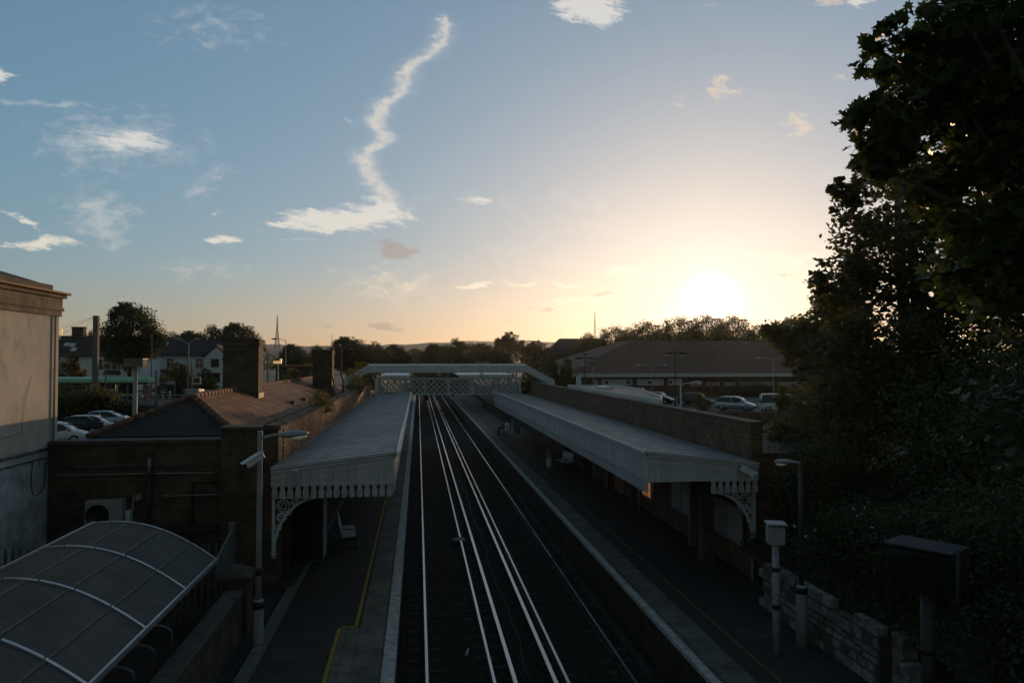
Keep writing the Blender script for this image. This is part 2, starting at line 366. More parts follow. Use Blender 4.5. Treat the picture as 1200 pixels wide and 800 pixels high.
M = dict(
    asphalt=mat('asphalt', (.030, .029, .028), .85, var=.3, scale=1.2, bump=.3, bscale=90, dirt=((.05, .048, .044), .4)),
    tarmac_far=mat('car_park_tarmac', (.075, .072, .068), .85, var=.25, scale=.4),
    earth=mat('earth', (.05, .043, .032), .95, var=.4, scale=.6, bump=.4, bscale=12),
    ballast=mat('ballast', (.021, .018, .0155), .97, var=.7, scale=11, bump=1., bscale=28, dirt=((.05, .045, .04), .35), spec=.15),
    patch=mat('asphalt_patch', (.045, .043, .040), .9, var=.3, scale=3, bump=.3, bscale=90),
    coping=brick('platform_slabs', (.12, .115, .10), (.15, .145, .13), (.03, .03, .03), .75, 1.0, .012, .85, .3, offset=0.),
    edge=mat('worn_white_paint', (.40, .40, .39), .8, var=.35, scale=5, dirt=((.09, .09, .085), .75)),
    platwall=brick('platform_wall_brick', (.05, .04, .032), (.07, .055, .042), (.03, .03, .03)),
    yellow=mat('yellow_paint', (.32, .20, .02), .8, var=.35, scale=6, dirt=((.05, .045, .04), .8)),
    yellow2=mat('faded_yellow_paint', (.13, .09, .025), .85, var=.4, scale=5, dirt=((.045, .042, .04), .9)),
    tactile=brick('tactile_paving', (.13, .125, .105), (.15, .14, .12), (.05, .05, .045), .40, .40, .01, offset=0.),
    kerb=mat('kerb_stone', (.12, .12, .115), .85, var=.3, scale=3, dirt=((.03, .03, .03), .6)),
    rail=mat('rail_steel', (.42, .40, .38), .28, .9, var=.15, scale=2, stretch=(1, .1, 1), dirt=((.12, .08, .05), .3)),
    railside=mat('rusty_rail', (.05, .03, .02), .8, .2, var=.3, scale=4),
    sleeper=mat('sleeper_concrete', (.046, .041, .036), .95, var=.45, scale=5, dirt=((.014, .012, .011), .6), spec=.1),
    dbrick=brick('dark_stock_brick', (.100, .078, .054), (.14, .108, .07), (.055, .05, .045), dirt=((.025, .023, .02), .6)),
    wbrick=brick('red_brown_brick', (.15, .068, .032), (.36, .19, .09), (.055, .045, .038), .34, .13, .016, dirt=((.04, .034, .028), .6)),
    rbrick=brick('brown_wall_brick', (.13, .080, .052), (.20, .125, .08), (.07, .06, .05), .34, .13, .014, dirt=((.035, .03, .024), .5)),
    cap=mat('coping_stone', (.075, .068, .058), .9, var=.4, scale=4, bump=.6, bscale=25, dirt=((.03, .035, .015), .6)),
    mossy=mat('mossy_parapet_top', (.085, .062, .042), .95, var=.5, scale=5, bump=1., bscale=22, dirt=((.035, .042, .014), .6)),
    lead=mat('lead_flashing', (.06, .062, .066), .6, var=.25, scale=4),
    slate=tiles('dark_slate', (.034, .031, .027), (.048, .043, .037), 'x', .3, .30),
    rtile=tiles('brown_roof_tile', (.17, .072, .034), (.32, .148, .078), 'y', .36, .42, (.06, .05, .03)),
    ridge=mat('ridge_tile', (.15, .075, .05), .85, var=.35, scale=6, dirt=((.05, .045, .035), .5)),
    render=mat('cement_render', (.47, .43, .37), .9, var=.22, scale=.8, bump=.35, bscale=40, dirt=((.24, .21, .18), .6), stretch=(1, 1, .5)),
    pbrick=brick('painted_white_brick', (.56, .57, .57), (.62, .63, .63), (.46, .47, .47), bump=.8, ms=.012, dirt=((.30, .31, .31), .45)),
    cornice=brick('cornice_brick', (.18, .145, .11), (.24, .19, .145), (.10, .085, .07), bump=.6),
    roofdark=mat('dark_roof_felt', (.030, .032, .036), .8, var=.3, scale=3),
    orangegut=mat('rusty_sunlit_orange', (.16, .06, .022), .7, .0, var=.3, scale=4),
    gpaint=mat('pale_grey_paint', (.50, .50, .52), .55, var=.10, scale=2.5, dirt=((.22, .21, .20), .5), stretch=(1, 1, .35)),
    gpaint2=mat('grey_paint', (.30, .305, .32), .5, var=.12, scale=4),
    grey=mat('galvanised_grey', (.30, .31, .33), .45, .35, var=.12, scale=3),
    cream=mat('white_paint', (.62, .62, .60), .5, var=.10, scale=4, dirt=((.35, .33, .30), .4)),
    purlin_line=mat('purlin_line_tone', (.125, .122, .115), .8, var=.25, scale=6),
    fencep=mat('dull_fence_paint', (.12, .125, .13), .6, var=.2, scale=4),
    hoodp=mat('weathered_grey_paint', (.042, .042, .045), .6, var=.2, scale=4),
    dark=mat('black_metal', (.02, .02, .022), .5, .2, var=.2, scale=4),
    pipe=mat('cast_iron_pipe', (.035, .034, .034), .6, var=.2, scale=5),
    ppipe=mat('grey_plastic_pipe', (.22, .22, .22), .5, var=.15, scale=5),
    canroof=None, poly=None,
    alu=mat('aluminium_rib', (.40, .40, .42), .35, .6, var=.15, scale=6, dirt=((.15, .15, .15), .5)),
    green=mat('green_enamel_roof', (.24, .48, .25), .4, .1, var=.15, scale=1),
    concrete=mat('concrete', (.17, .15, .125), .85, var=.2, scale=2),
    bark=mat('bark', (.055, .045, .035), .95, var=.4, scale=9, bump=.8, bscale=30, stretch=(1, 1, .3)),
    window=glass('window_glass'), pane=glass('dark_car_glass', (.012, .014, .016), .06),
    tyre=mat('tyre_rubber', (.015, .015, .015), .85, var=.2, scale=9),
    board=mat('poster_paper', (.36, .36, .36), .4, var=.25, scale=7),
    red=mat('red_poster', (.30, .035, .03), .6, var=.2, scale=5),
    orange=mat('orange_door_paint', (.30, .09, .03), .6, var=.2, scale=5),
    stone=None,
    skin=mat('skin', (.42, .25, .18), .6, var=.05), hair=mat('brown_hair', (.10, .035, .018), .6, var=.3, scale=30),
    cloth_w=mat('white_cloth', (.50, .48, .47), .9, var=.1, scale=10), cloth_g=mat('grey_cloth', (.25, .24, .26), .9, var=.12, scale=10),
    cloth_d=mat('dark_cloth', (.03, .03, .04), .9, var=.2, scale=10), cloth_r=mat('rust_red_cloth', (.36, .12, .07), .9, var=.2, scale=10),
    housew=mat('white_house_render', (.66, .66, .64), .85, var=.10, scale=.8),
    htile=tiles('terrace_roof_tile', (.075, .052, .042), (.095, .066, .052), 'x', .3, .35), hslate=tiles('terrace_roof_slate', (.045, .045, .05), (.06, .06, .062), 'x', .3, .35),
    stile=tiles('market_roof_tile', (.11, .060, .036), (.155, .088, .055), 'x', .4, .4),
    fascia=mat('white_fascia', (.50, .49, .46), .6, var=.10, scale=.6),
    flower=mat('white_petals', (.50, .49, .47), .7, var=.05),
    lens=emit('lantern_diffuser', (1, .95, .7), .05, (.6, .6, .55)),
    lit=emit('orange_glow', (1, .62, .25), .5, (.6, .4, .2)), litw=emit('warm_window', (1, .35, .10), .22, (.4, .2, .1)),
    tail=emit('lit_tail_lamp', (1, .28, .05), 1.6, (.5, .05, .02)), tailoff=mat('tail_lamp', (.22, .01, .01), .3, var=.1),
    head=mat('head_lamp', (.55, .55, .55), .15, .2, var=.1), signwhite=mat('silver_letters', (.55, .54, .52), .35, .3, var=.05),
    hillm=mat('wooded_hill', (.035, .05, .022), .95, var=.5, scale=.015),
    ground=mat('ground', (.05, .055, .03), .95, var=.4, scale=.05),
    silverp=mat('silver_car_paint', (.44, .46, .48), .25, .6, var=.04), blackp=mat('black_car_paint', (.014, .014, .016), .2, .3, var=.1), whitep=mat('white_car_paint', (.62, .62, .60), .25, 0, var=.04),
    darkp=mat('dark_grey_car_paint', (.05, .05, .055), .22, .5, var=.05), bluep=mat('light_blue_grey_car_paint', (.36, .41, .46), .22, .5, var=.04),
)
def mk_boards():
    m, t, b = newmat('pale_grey_boards'); lk = t.links.new; vec, g = wallvec(t); p = N(t, 'ShaderNodeSeparateXYZ'); lk(vec, p.inputs[0])
    wn = N(t, 'ShaderNodeTexWhiteNoise', noise_dimensions='1D'); lk(mth(t, 'FLOOR', mth(t, 'DIVIDE', p.outputs[0], .203)), wn.inputs['W'])
    n1 = noise(t, comb(t, mth(t, 'MULTIPLY', p.outputs[0], 6.), mth(t, 'MULTIPLY', p.outputs[1], 1.1)), 1.6, 7, .7)
    n2 = noise(t, g.outputs['Position'], .7, 5, .6)
    f = mth(t, 'ADD', mth(t, 'MULTIPLY', wn.outputs['Value'], .35), mth(t, 'MULTIPLY', n2, .65))
    c_ = mixc(t, sstep(t, f, .2, .8), (.40, .40, .415, 1), (.56, .555, .56, 1))
    low = mth(t, 'SUBTRACT', 1., sstep(t, p.outputs[1], 2.6, 3.3))
    c_ = mixc(t, mth(t, 'MULTIPLY', sstep(t, mth(t, 'MULTIPLY_ADD', low, .10, n1), .52, .72), .6), c_, (.20, .18, .165, 1))
    lk(c_, b.inputs['Base Color']); b.inputs['Roughness'].default_value = .6; b.inputs['Specular IOR Level'].default_value = .3
    bp = N(t, 'ShaderNodeBump'); bp.inputs['Strength'].default_value = .25; bp.inputs['Distance'].default_value = .01
    lk(n1, bp.inputs['Height']); lk(bp.outputs[0], b.inputs['Normal']); return m
M['boards'] = mk_boards()
def mk_canopy_roof():
    m, t, b = newmat('canopy_roof_sheet'); lk = t.links.new; g = N(t, 'ShaderNodeNewGeometry')
    p = N(t, 'ShaderNodeSeparateXYZ'); lk(g.outputs['Position'], p.inputs[0])
    n1 = noise(t, g.outputs['Position'], 1.4, 7, .7)
    row = mth(t, 'FLOOR', mth(t, 'DIVIDE', p.outputs[1], .62))
    colf = N(t, 'ShaderNodeTexWhiteNoise', noise_dimensions='2D'); lk(comb(t, row, mth(t, 'FLOOR', mth(t, 'DIVIDE', p.outputs[0], .62))), colf.inputs['Vector'])
    f = mth(t, 'MULTIPLY_ADD', colf.outputs['Value'], .35, mth(t, 'MULTIPLY', n1, .65))
    c_ = mixc(t, sstep(t, f, .25, .75), (.22, .225, .235, 1), (.33, .335, .345, 1))
    c_ = mixc(t, mth(t, 'MULTIPLY', sstep(t, noise(t, g.outputs['Position'], 2.3, 8, .75), .50, .68), .65), c_, (.10, .098, .085, 1))
    # fixings: small dark dots along each lap
    fx = mth(t, 'ABSOLUTE', mth(t, 'SUBTRACT', mth(t, 'FRACT', mth(t, 'DIVIDE', p.outputs[0], .16)), .5))
    fy = mth(t, 'FRACT', mth(t, 'DIVIDE', p.outputs[1], .62))
    dots = mth(t, 'MULTIPLY', mth(t, 'GREATER_THAN', fx, .22), mth(t, 'GREATER_THAN', fy, .88))
    c_ = mixc(t, mth(t, 'MULTIPLY', dots, .75), c_, (.02, .022, .026, 1))
    lk(c_, b.inputs['Base Color']); b.inputs['Roughness'].default_value = .62; b.inputs['Specular IOR Level'].default_value = .3
    bp = N(t, 'ShaderNodeBump'); bp.inputs['Strength'].default_value = .5; bp.inputs['Distance'].default_value = .02
    lk(noise(t, g.outputs['Position'], 9., 5, .6), bp.inputs['Height']); lk(bp.outputs[0], b.inputs['Normal']); return m
M['canroof'] = mk_canopy_roof()
def mk_poly():
    m, t, b = newmat('grimy_polycarbonate'); lk = t.links.new; g = N(t, 'ShaderNodeNewGeometry')
    p = N(t, 'ShaderNodeSeparateXYZ'); lk(g.outputs['Position'], p.inputs[0])
    mp = N(t, 'ShaderNodeMapping'); lk(g.outputs['Position'], mp.inputs[0]); mp.inputs['Scale'].default_value = (.6, 3., .6)
    n1 = noise(t, mp.outputs[0], 3.5, 8, .7); n2 = noise(t, g.outputs['Position'], 1.1, 5, .6)
    f = mth(t, 'MULTIPLY_ADD', n1, .5, mth(t, 'MULTIPLY', n2, .5))
    lk(mixc(t, sstep(t, f, .3, .7), (.085, .083, .078, 1), (.15, .145, .135, 1)), b.inputs['Base Color'])
    b.inputs['Roughness'].default_value = .8; b.inputs['Specular IOR Level'].default_value = .2
    tr = N(t, 'ShaderNodeBsdfTransparent'); tr.inputs[0].default_value = (.5, .5, .48, 1)
    mx = N(t, 'ShaderNodeMixShader'); mx.inputs[0].default_value = .16
    o_ = t.nodes['Material Output']; lk(b.outputs[0], mx.inputs[1]); lk(tr.outputs[0], mx.inputs[2]); lk(mx.outputs[0], o_.inputs[0]); return m
M['poly'] = mk_poly()
def mk_stone():
    m, t, b = newmat('whitewashed_rubble'); lk = t.links.new
    tcn = N(t, 'ShaderNodeNewGeometry'); wn = noise(t, tcn.outputs['Position'], 3., 6, .7)
    lk(mixc(t, sstep(t, wn, .35, .68), (.07, .068, .063, 1), (.27, .265, .25, 1)), b.inputs['Base Color'])
    b.inputs['Roughness'].default_value = .9
    bp = N(t, 'ShaderNodeBump'); bp.inputs['Strength'].default_value = .8; bp.inputs['Distance'].default_value = .03
    lk(noise(t, tcn.outputs['Position'], 14., 5, .65), bp.inputs['Height']); lk(bp.outputs[0], b.inputs['Normal']); return m
M['stone'] = mk_stone()
LF = dict(maple=leafmat('maple_leaf', (.030, .046, .016), (.050, .072, .024), .24, 5., (.085, .12, .02)),
          dark=leafmat('dark_leaf', (.022, .036, .012), (.045, .065, .020), .3, 3.),
          mid=leafmat('green_leaf', (.035, .055, .018), (.065, .090, .028), .35, 2.),
          olive=leafmat('olive_leaf', (.050, .060, .020), (.085, .095, .032), .4, 2.),
          rust=leafmat('copper_leaf', (.045, .030, .020), (.070, .045, .028), .3, 2.),
          grass=leafmat('dry_grass', (.055, .065, .025), (.10, .10, .045), .4, 4.))
# ------------------------------------------------------------------ foliage
TPL = dict(
    rhomb=np.array([(0, -.5), (.30, .0), (0, .5), (-.30, .0)]),
    leaf6=np.array([(0, -.5), (.26, -.2), (.28, .12), (0, .55), (-.28, .12), (-.26, -.2)]),
    maple=np.array([(0, -.42), (.26, -.46), (.22, -.22), (.56, -.16), (.34, .04), (.46, .36), (.17, .22), (0, .60), (-.17, .22), (-.46, .36), (-.34, .04), (-.56, -.16), (-.22, -.22), (-.26, -.46)]))
def leaf_mesh(name, pos, size, tpl, rng, m, updown=.55, szvar=.35, nrm=None):
    n = len(pos); k_ = len(TPL[tpl]); T_ = TPL[tpl]
    nr = rng.normal(size=(n, 3)); nr[:, 2] = np.abs(nr[:, 2]) + updown
    if nrm is not None: nr = nr*.6 + nrm
    nr /= np.linalg.norm(nr, axis=1)[:, None]
    a = rng.normal(size=(n, 3)); a -= nr*(a*nr).sum(1)[:, None]; a /= np.linalg.norm(a, axis=1)[:, None]
    b = np.cross(nr, a); s_ = size*(1 + szvar*(rng.random(n)*2 - 1))
    v = pos[:, None, :] + (a[:, None, :]*T_[None, :, 0, None] + b[:, None, :]*T_[None, :, 1, None])*s_[:, None, None]
    # a slight fold so that leaves are not perfectly flat
    v += nr[:, None, :]*(np.abs(T_[None, :, 0, None])*.35*s_[:, None, None])
    me = bpy.data.meshes.new(name); me.vertices.add(n*k_); me.vertices.foreach_set('co', v.reshape(-1))
    me.loops.add(n*k_); me.loops.foreach_set('vertex_index', np.arange(n*k_, dtype=np.int32))
    me.polygons.add(n); me.polygons.foreach_set('loop_start', np.arange(0, n*k_, k_, dtype=np.int32))
    me.update(calc_edges=True); me.materials.append(m)
    o = bpy.data.objects.new(name, me); COL.objects.link(o); return o
def clump_points(lobes, n, rng, clump=60, sig=.16, shell=.62, flat=.8):
    """points gathered in clumps through the outer part of each ellipsoid lobe (cx,cy,cz,rx,ry,rz)"""
    lobes = np.array(lobes, float); w = (lobes[:, 3]*lobes[:, 4]*lobes[:, 5])**.66; w /= w.sum()
    nc = max(3, n//clump); li = rng.choice(len(lobes), nc, p=w); d = rng.normal(size=(nc, 3)); d /= np.linalg.norm(d, axis=1)[:, None]
    r = shell + (1-shell)*rng.random(nc)**.6
    c_ = lobes[li, :3] + d*lobes[li, 3:]*r[:, None]
    ci = rng.integers(0, nc, n); sc_l = lobes[li, 3:].mean(1)
    off = np.clip(rng.normal(size=(n, 3)), -1.5, 1.5)*(sc_l[ci]*sig)[:, None]; off[:, 2] *= flat
    return c_[ci] + off, c_
def tree(name, label, loc, lobes, n, size, m, tpl='rhomb', seed=1, trunk_r=.25, group=None, clump=60, sig=.16, shell=.62, cat='tree', trunk_top=None, limbs=7, loose=0.):
    rng = np.random.default_rng(seed); root = thing(name, label, cat, loc, 0, group)
    pos, cl = clump_points(lobes, n, rng, clump, sig, shell)
    if False:
        d = rng.normal(size=(int(n*loose), 3))*.12; pick = rng.integers(0, len(cl), len(d)); pos = np.vstack([pos, cl[pick]+d*6])
    cr = leaf_mesh('crown', pos, size, tpl, rng, m); cr.parent = root
    t = MB(); L_ = np.array(lobes, float); top = L_[:, 2].max() if trunk_top is None else trunk_top
    cx, cy = L_[:, 0].mean(), L_[:, 1].mean(); z0 = min(L_[:, 2].min()-L_[:, 5].max()*.3, top*.6)
    z0 = max(.6, z0)
    t.tube([(0, 0, -.3), (cx*.1, cy*.1, z0*.5), (cx*.35, cy*.35, z0), (cx*.8, cy*.8, (z0+top)/2), (cx, cy, top)], [trunk_r*1.35, trunk_r, trunk_r*.85, trunk_r*.5, trunk_r*.12], 9)
    for i in range(limbs):
        e = cl[rng.integers(0, len(cl))]; h = z0*.75 + (top-z0)*.6*rng.random(); s_ = Vector((cx*.5*h/top, cy*.5*h/top, h)); e = Vector(e)
        mid = s_.lerp(e, .5) + Vector((0, 0, .12*(e-s_).length))
        t.tube([s_, mid, e], [trunk_r*.45, trunk_r*.25, trunk_r*.05], 6)
    t.build('trunk', M['bark'], root, world=False)
    return root

def pt(u, v, y):
    """a world point at distance y along the tracks from what the bridge sees"""
    s0_, t0_ = dirof(u, v); return (s0_*y, y, CAM_H + t0_*y)
def on(u, v, z):
    """where that sight line meets the level z"""
    s0_, t0_ = dirof(u, v); k_ = (z-CAM_H)/t0_; return (s0_*k_, k_, z)
def XL(x, y): return pt(490 + x*FPX/y, 400, y)[0]
# ------------------------------------------------------------------ ground, track bed, platforms
g = MB(); g.poly([(-6000, -200, -1.4), (6000, -200, -1.4), (6000, 6000, -1.4), (-6000, 6000, -1.4)]); struct(g.build('ground', M['ground']))
def sheet(name, x0, x1, y0, y1, z, m, nx=40, ny=80, amp=.03, seed=0, fn=None):
    rng = np.random.default_rng(seed); xs = np.linspace(x0, x1, nx); ys = np.linspace(y0, y1, ny)
    vs = [(x, y, z + (fn(x, y) if fn else 0) + amp*rng.normal()) for y in ys for x in xs]
    mb = MB(); mb._add(vs, [(j*nx+i, j*nx+i+1, (j+1)*nx+i+1, (j+1)*nx+i) for j in range(ny-1) for i in range(nx-1)])
    return struct(mb.build(name, m))
sheet('track_ballast', -.43, 5.75, 4, 420, -1.06, M['ballast'], 62, 900, .016, 3)
def platform(x0, x1, edge_x, name, y1=140):
    d = 1 if edge_x < (x0+x1)/2 else -1      # platform lies in +d of its edge
    p = MB(); p.box(x0, x1, -4, y1, -1.5, -.012); struct(p.build(name, M['asphalt']))
    e = edge_x
    def strip(a, b, z0, z1, m, nm, ya=-4, yb=y1-.01):
        lo, hi = sorted((e+d*a, e+d*b)); q = MB(); q.box(lo, hi, ya, yb, z0, z1); struct(q.build(nm, m))
    w_ = .24 if d < 0 and e < 0 else .15
    strip(-.03, w_, -.10, .004, M['edge'], name+'_edge_paint')
    strip(w_, .86, -.05, .0, M['coping'], name+'_slabs')
    strip(-.02, .10, -1.45, -.10, M['platwall'], name+'_wall')
    return strip
sl = platform(-3.3, -.55, -.47, 'platform_ground')
sl(.93, 1.01, -.05, .004, M['yellow'], 'platform_line', 17.35, 120)
sl(.87, 1.30, -.05, .003, M['tactile'], 'platform_tactile_paving', -4, 17.3)
sl(1.31, 1.39, -.05, .004, M['yellow'], 'platform_line', -4, 17.3)
sl(.93, 1.31, -.05, .004, M['yellow'], 'platform_line', 17.32, 17.4)
sr = platform(5.85, 9.9, 5.77, 'platform_ground')
sr(1.30, 1.36, -.05, .004, M['yellow2'], 'platform_line')
for x0, x1, y0, y1 in ((-3.1, -2.55, 15.6, 16.4), (-2.9, -2.2, 21.0, 22.6), (-2.6, -1.9, 28, 29.2), (-3.2, -2.7, 13.9, 14.8), (7.4, 8.3, 15.4, 16.1), (7.6, 8.6, 23.2, 24.8), (7.3, 7.9, 31, 33), (8.0, 8.5, 18.4, 19.0)):
    q = MB(); q.box(x0, x1, y0, y1, -.03, -.006); struct(q.build('platform_patch', M['patch']))
q = MB(); q.box(-3.55, -3.28, -4, 60, -1.4, .07); struct(q.build('platform_kerb', M['kerb']))
q = MB(); q.box(-60, -3.56, -10, 20.3, -1.4, -.02); struct(q.build('forecourt_ground', M['asphalt']))
q = MB(); q.box(-160, -10.6, 20.75, 75, -1.35, .6); struct(q.build('station_yard_ground', M['tarmac_far']))
q = MB(); q.box(-10.5, -3.4, 20.4, 110, -1.39, .1); struct(q.build('verge_ground', M['earth']))
q = MB(); q.box(-240, -10.7, 75.6, 430, -1.38, 1.5); struct(q.build('upper_street_ground', M['tarmac_far']))
q = MB(); q.box(13.2, 260, 18.5, 430, -1.37, 1.2); struct(q.build('car_park_ground', M['tarmac_far']))
q = MB(); q.box(9.92, 13.15, 61, 140, -1.36, .6); struct(q.build('verge_ground', M['earth']))
def bank(x, y): return min(2.3, max(0, (x-9.0))*.5) + .15*math.sin(x*2.1)*math.sin(y*1.3)
sheet('embankment_ground', 9.05, 40, -6, 19.3, 1.0, M['earth'], 40, 40, .05, 5, bank)
# hills on the skyline
def hill(x, y):
    return 58 + 7*math.sin(x*.0021+1) + 5*math.sin(x*.0063) + 2*math.sin(x*.021)
h = MB(); xs = list(range(-3200, 3300, 40)); 
rows = [(1500, .0), (1750, .45), (2000, .8), (2300, 1.0), (2700, .7)]
vs = [(x, y, 6 + (hill(x, y)-6)*f*( .93+.14*random.random())) for y, f in rows for x in xs]; n_ = len(xs)
h._add(vs, [(j*n_+i, j*n_+i+1, (j+1)*n_+i+1, (j+1)*n_+i) for j in range(len(rows)-1) for i in range(n_-1)], True); struct(h.build('hills', M['hillm']))

# ------------------------------------------------------------------ railway tracks
def rail_prof(mb, x, y0, y1, w=.07, z=-.9, h_=.15):
    a = w/2; mb.prism([(x-a, z-.004), (x+a, z-.004), (x+a, z-.045), (x+.012, z-.06), (x+.012, z-h_+.02), (x+.07, z-h_+.01), (x+.07, z-h_), (x-.07, z-h_), (x-.07, z-h_+.01), (x-.012, z-h_+.02), (x-.012, z-.06), (x-a, z-.045)], 'y', y0, y1)
slp = None
for cx, con, lab in ((.98, 2.17, 'left railway track with bright rails, beside the lamp post platform'), (4.13, 3.06, 'right railway track with bright rails, beside the platform with the standing woman')):
    root = thing('railway_track', lab, 'track', (cx, 8, -.9), 0, 'railway tracks')
    for x in (cx-.752, cx+.752):
        r_ = MB(); rail_prof(r_, x, 4, 420); rr = r_.build('rail', M['railside'], root)
        t_ = MB(); t_.box(x-.033, x+.033, 4, 420, -.904, -.900); t_.build('rail_head', M['rail'], rr)
    r_ = MB(); r_.box(con-.05, con+.05, 4, 420, -.89, -.815); rr = r_.build('conductor_rail', M['railside'], root)
    t_ = MB(); t_.box(con-.046, con+.046, 4, 420, -.815, -.811); t_.build('contact_face', M['rail'], rr)
    i0 = None
    for y in np.arange(9, 100, 2.6):
        if i0 is None: iso = MB(); iso.box(con-.06, con+.06, y-.07, y+.07, -1.03, -.892); i0 = iso.build('insulator', M['sleeper'], root)
        else: o = i0.copy(); COL.objects.link(o); o.parent = root; o.location = (0, y-9, 0)
    if slp is None:
        s_ = MB(); s_.prism([(-1.25, -.15), (1.25, -.15), (1.22, 0), (.45, 0), (.35, -.03), (-.35, -.03), (-.45, 0), (-1.22, 0)], 'y', -.11, .11); slp = s_.build('sleeper', M['sleeper'], root, world=False, bevel=.012); first = slp
        slp.location = (0, 2.0, -.15)
    for i in range(0 if slp.parent is root else 0, 95):
        y = 2.0 + .65*i
        if i == 0 and slp.parent is root: continue
        c_ = slp.copy(); COL.objects.link(c_); c_.parent = root; c_.location = (0, y + random.uniform(-.02, .02), -.15 + random.uniform(-.008, .008))
    far = MB()
    for i in range(95, 330): far.box(cx-1.25, cx+1.25, 10+.65*i-.11, 10+.65*i+.11, -1.2, -1.05)
    o = far.build('far_sleepers', M['sleeper'], root); o['kind'] = 'stuff'
p = on(538, 634, -1.0); mg = thing('track_magnet', 'small dark box fixed between the rails of the left track', 'track equipment', (p[0], p[1], -1.05)); s_ = MB(); s_.box(-.28, .28, -.35, .35, 0, .12); s_.build('casing', M['railside'], mg, world=False, bevel=.02); s_ = MB(); s_.box(-.2, .2, -.22, .22, .121, .15); s_.build('lid', M['hoodp'], mg, world=False)
tr0 = None
ct = MB()
for i in range(70): ct.box(5.28+random.uniform(-.01, .01), 5.50+random.uniform(-.01, .01), 8+1.0*i, 8.985+1.0*i, -1.06, -.985+random.uniform(-.008, .008))
tag(ct.build('cable_trough', M['sleeper']), 'concrete cable trough along the foot of the right platform wall', 'cable trough')
cb = MB(); pts = [(2.62+.05*math.sin(y*.7)+.03*math.sin(y*2.1), y, -1.035) for y in np.arange(9, 60, .8)]; cb.tube(pts, .012, 6); tag(cb.build('track_cable', M['dark']), 'black cable snaking along the gap between the two tracks', 'cable')
# litter between the rails
c_ = MB(); c_.m = Matrix.Translation((1.25, 18.0, -1.0)) @ Matrix.Rotation(.5, 4, 'Z') @ Matrix.Rotation(.35, 4, 'Y')
c_.lathe((0, 0, 0), [(.028, -.09), (.034, -.085), (.034, .03), (.02, .06), (.012, .08), (.012, .1)], 10)
tag(c_.build('plastic_bottle', M['cream']), 'small pale plastic bottle lying on the ballast inside the left track', 'litter')
# ------------------------------------------------------------------ canopies
def valance(mb, axis, a0, a1, fixed0, fixed1, ztop, zbot, pw=.2, notch=True):
    """vertical boards with a keyhole notch between their feet"""
    n = max(1, round((a1-a0)/pw)); w = (a1-a0)/n
    for i in range(n):
        x0, x1 = a0+i*w, a0+(i+1)*w; g_ = .004
        if notch:
            pts = [(x0+g_, ztop), (x0+g_, zbot+.34)]
            pts += [(x0+.022+.028*math.sin(t), zbot+.27+.05*math.cos(t)) for t in (0.6, 1.4, 2.2)]
            pts += [(x0+.022, zbot+.19), (x0+.022, zbot+.03), (x0+.05, zbot), (x1-.05, zbot), (x1-.022, zbot+.03), (x1-.022, zbot+.19)]
            pts += [(x1-.022-.028*math.sin(t), zbot+.27+.05*math.cos(t)) for t in (2.2, 1.4, .6)]
            pts += [(x1-g_, zbot+.34), (x1-g_, ztop)]
        else: pts = [(x0+g_, ztop), (x0+g_, zbot), (x1-g_, zbot), (x1-g_, ztop)]
        mb.prism(pts, axis, fixed0, fixed1)
def bracket(mb, xw, dx, y, ztop=2.62, w=1.25, h_=1.55, th=.06):
    """cast iron spandrel: straight top and back, curved front rib, scrolls inside; dx = +1/-1 away from the wall"""
    y0, y1 = y-th/2, y+th/2
    mb.box(min(xw, xw+dx*w), max(xw, xw+dx*w), y0, y1, ztop-.07, ztop)
    mb.box(min(xw, xw+dx*.08), max(xw, xw+dx*.08), y0-.01, y1+.01, ztop-h_, ztop-.071)
    arc = [Vector((xw+dx*(.06+(w-.06)*(1-math.cos(t))), y, ztop-.05-(h_-.1)*(1-math.sin(t)))) for t in np.linspace(0, math.pi/2, 12)]
    for a, b in zip(arc[:-1], arc[1:]): mb.bar(a, b, th, .07, (0, 0, 1))
    def ring(cx, cz, r, turns=1.0, r2=None, n=14):
        pts = [Vector((xw+dx*(cx+(r+((r2 or r)-r)*i/n)*math.cos(2*math.pi*turns*i/n)), y, ztop-cz+(r+((r2 or r)-r)*i/n)*math.sin(2*math.pi*turns*i/n))) for i in range(n+1)]
        mb.tube(pts, .02, 5)
    ring(.30, .26, .17); ring(.30, .26, .15, 1.6, .04); ring(.25, .58, .12); ring(.25, .58, .11, 1.5, .03); ring(.60, .17, .10); ring(.60, .17, .085, 1.4, .03)
    ring(.17, .86, .075); ring(.82, .12, .055); ring(.13, 1.06, .045); ring(.44, .44, .07)
    # pendant at the wall foot
    mb.lathe((xw+dx*.05, y, ztop-h_-.16), [(.01, 0), (.05, .04), (.045, .09), (.07, .12), (.07, .16)], 8)

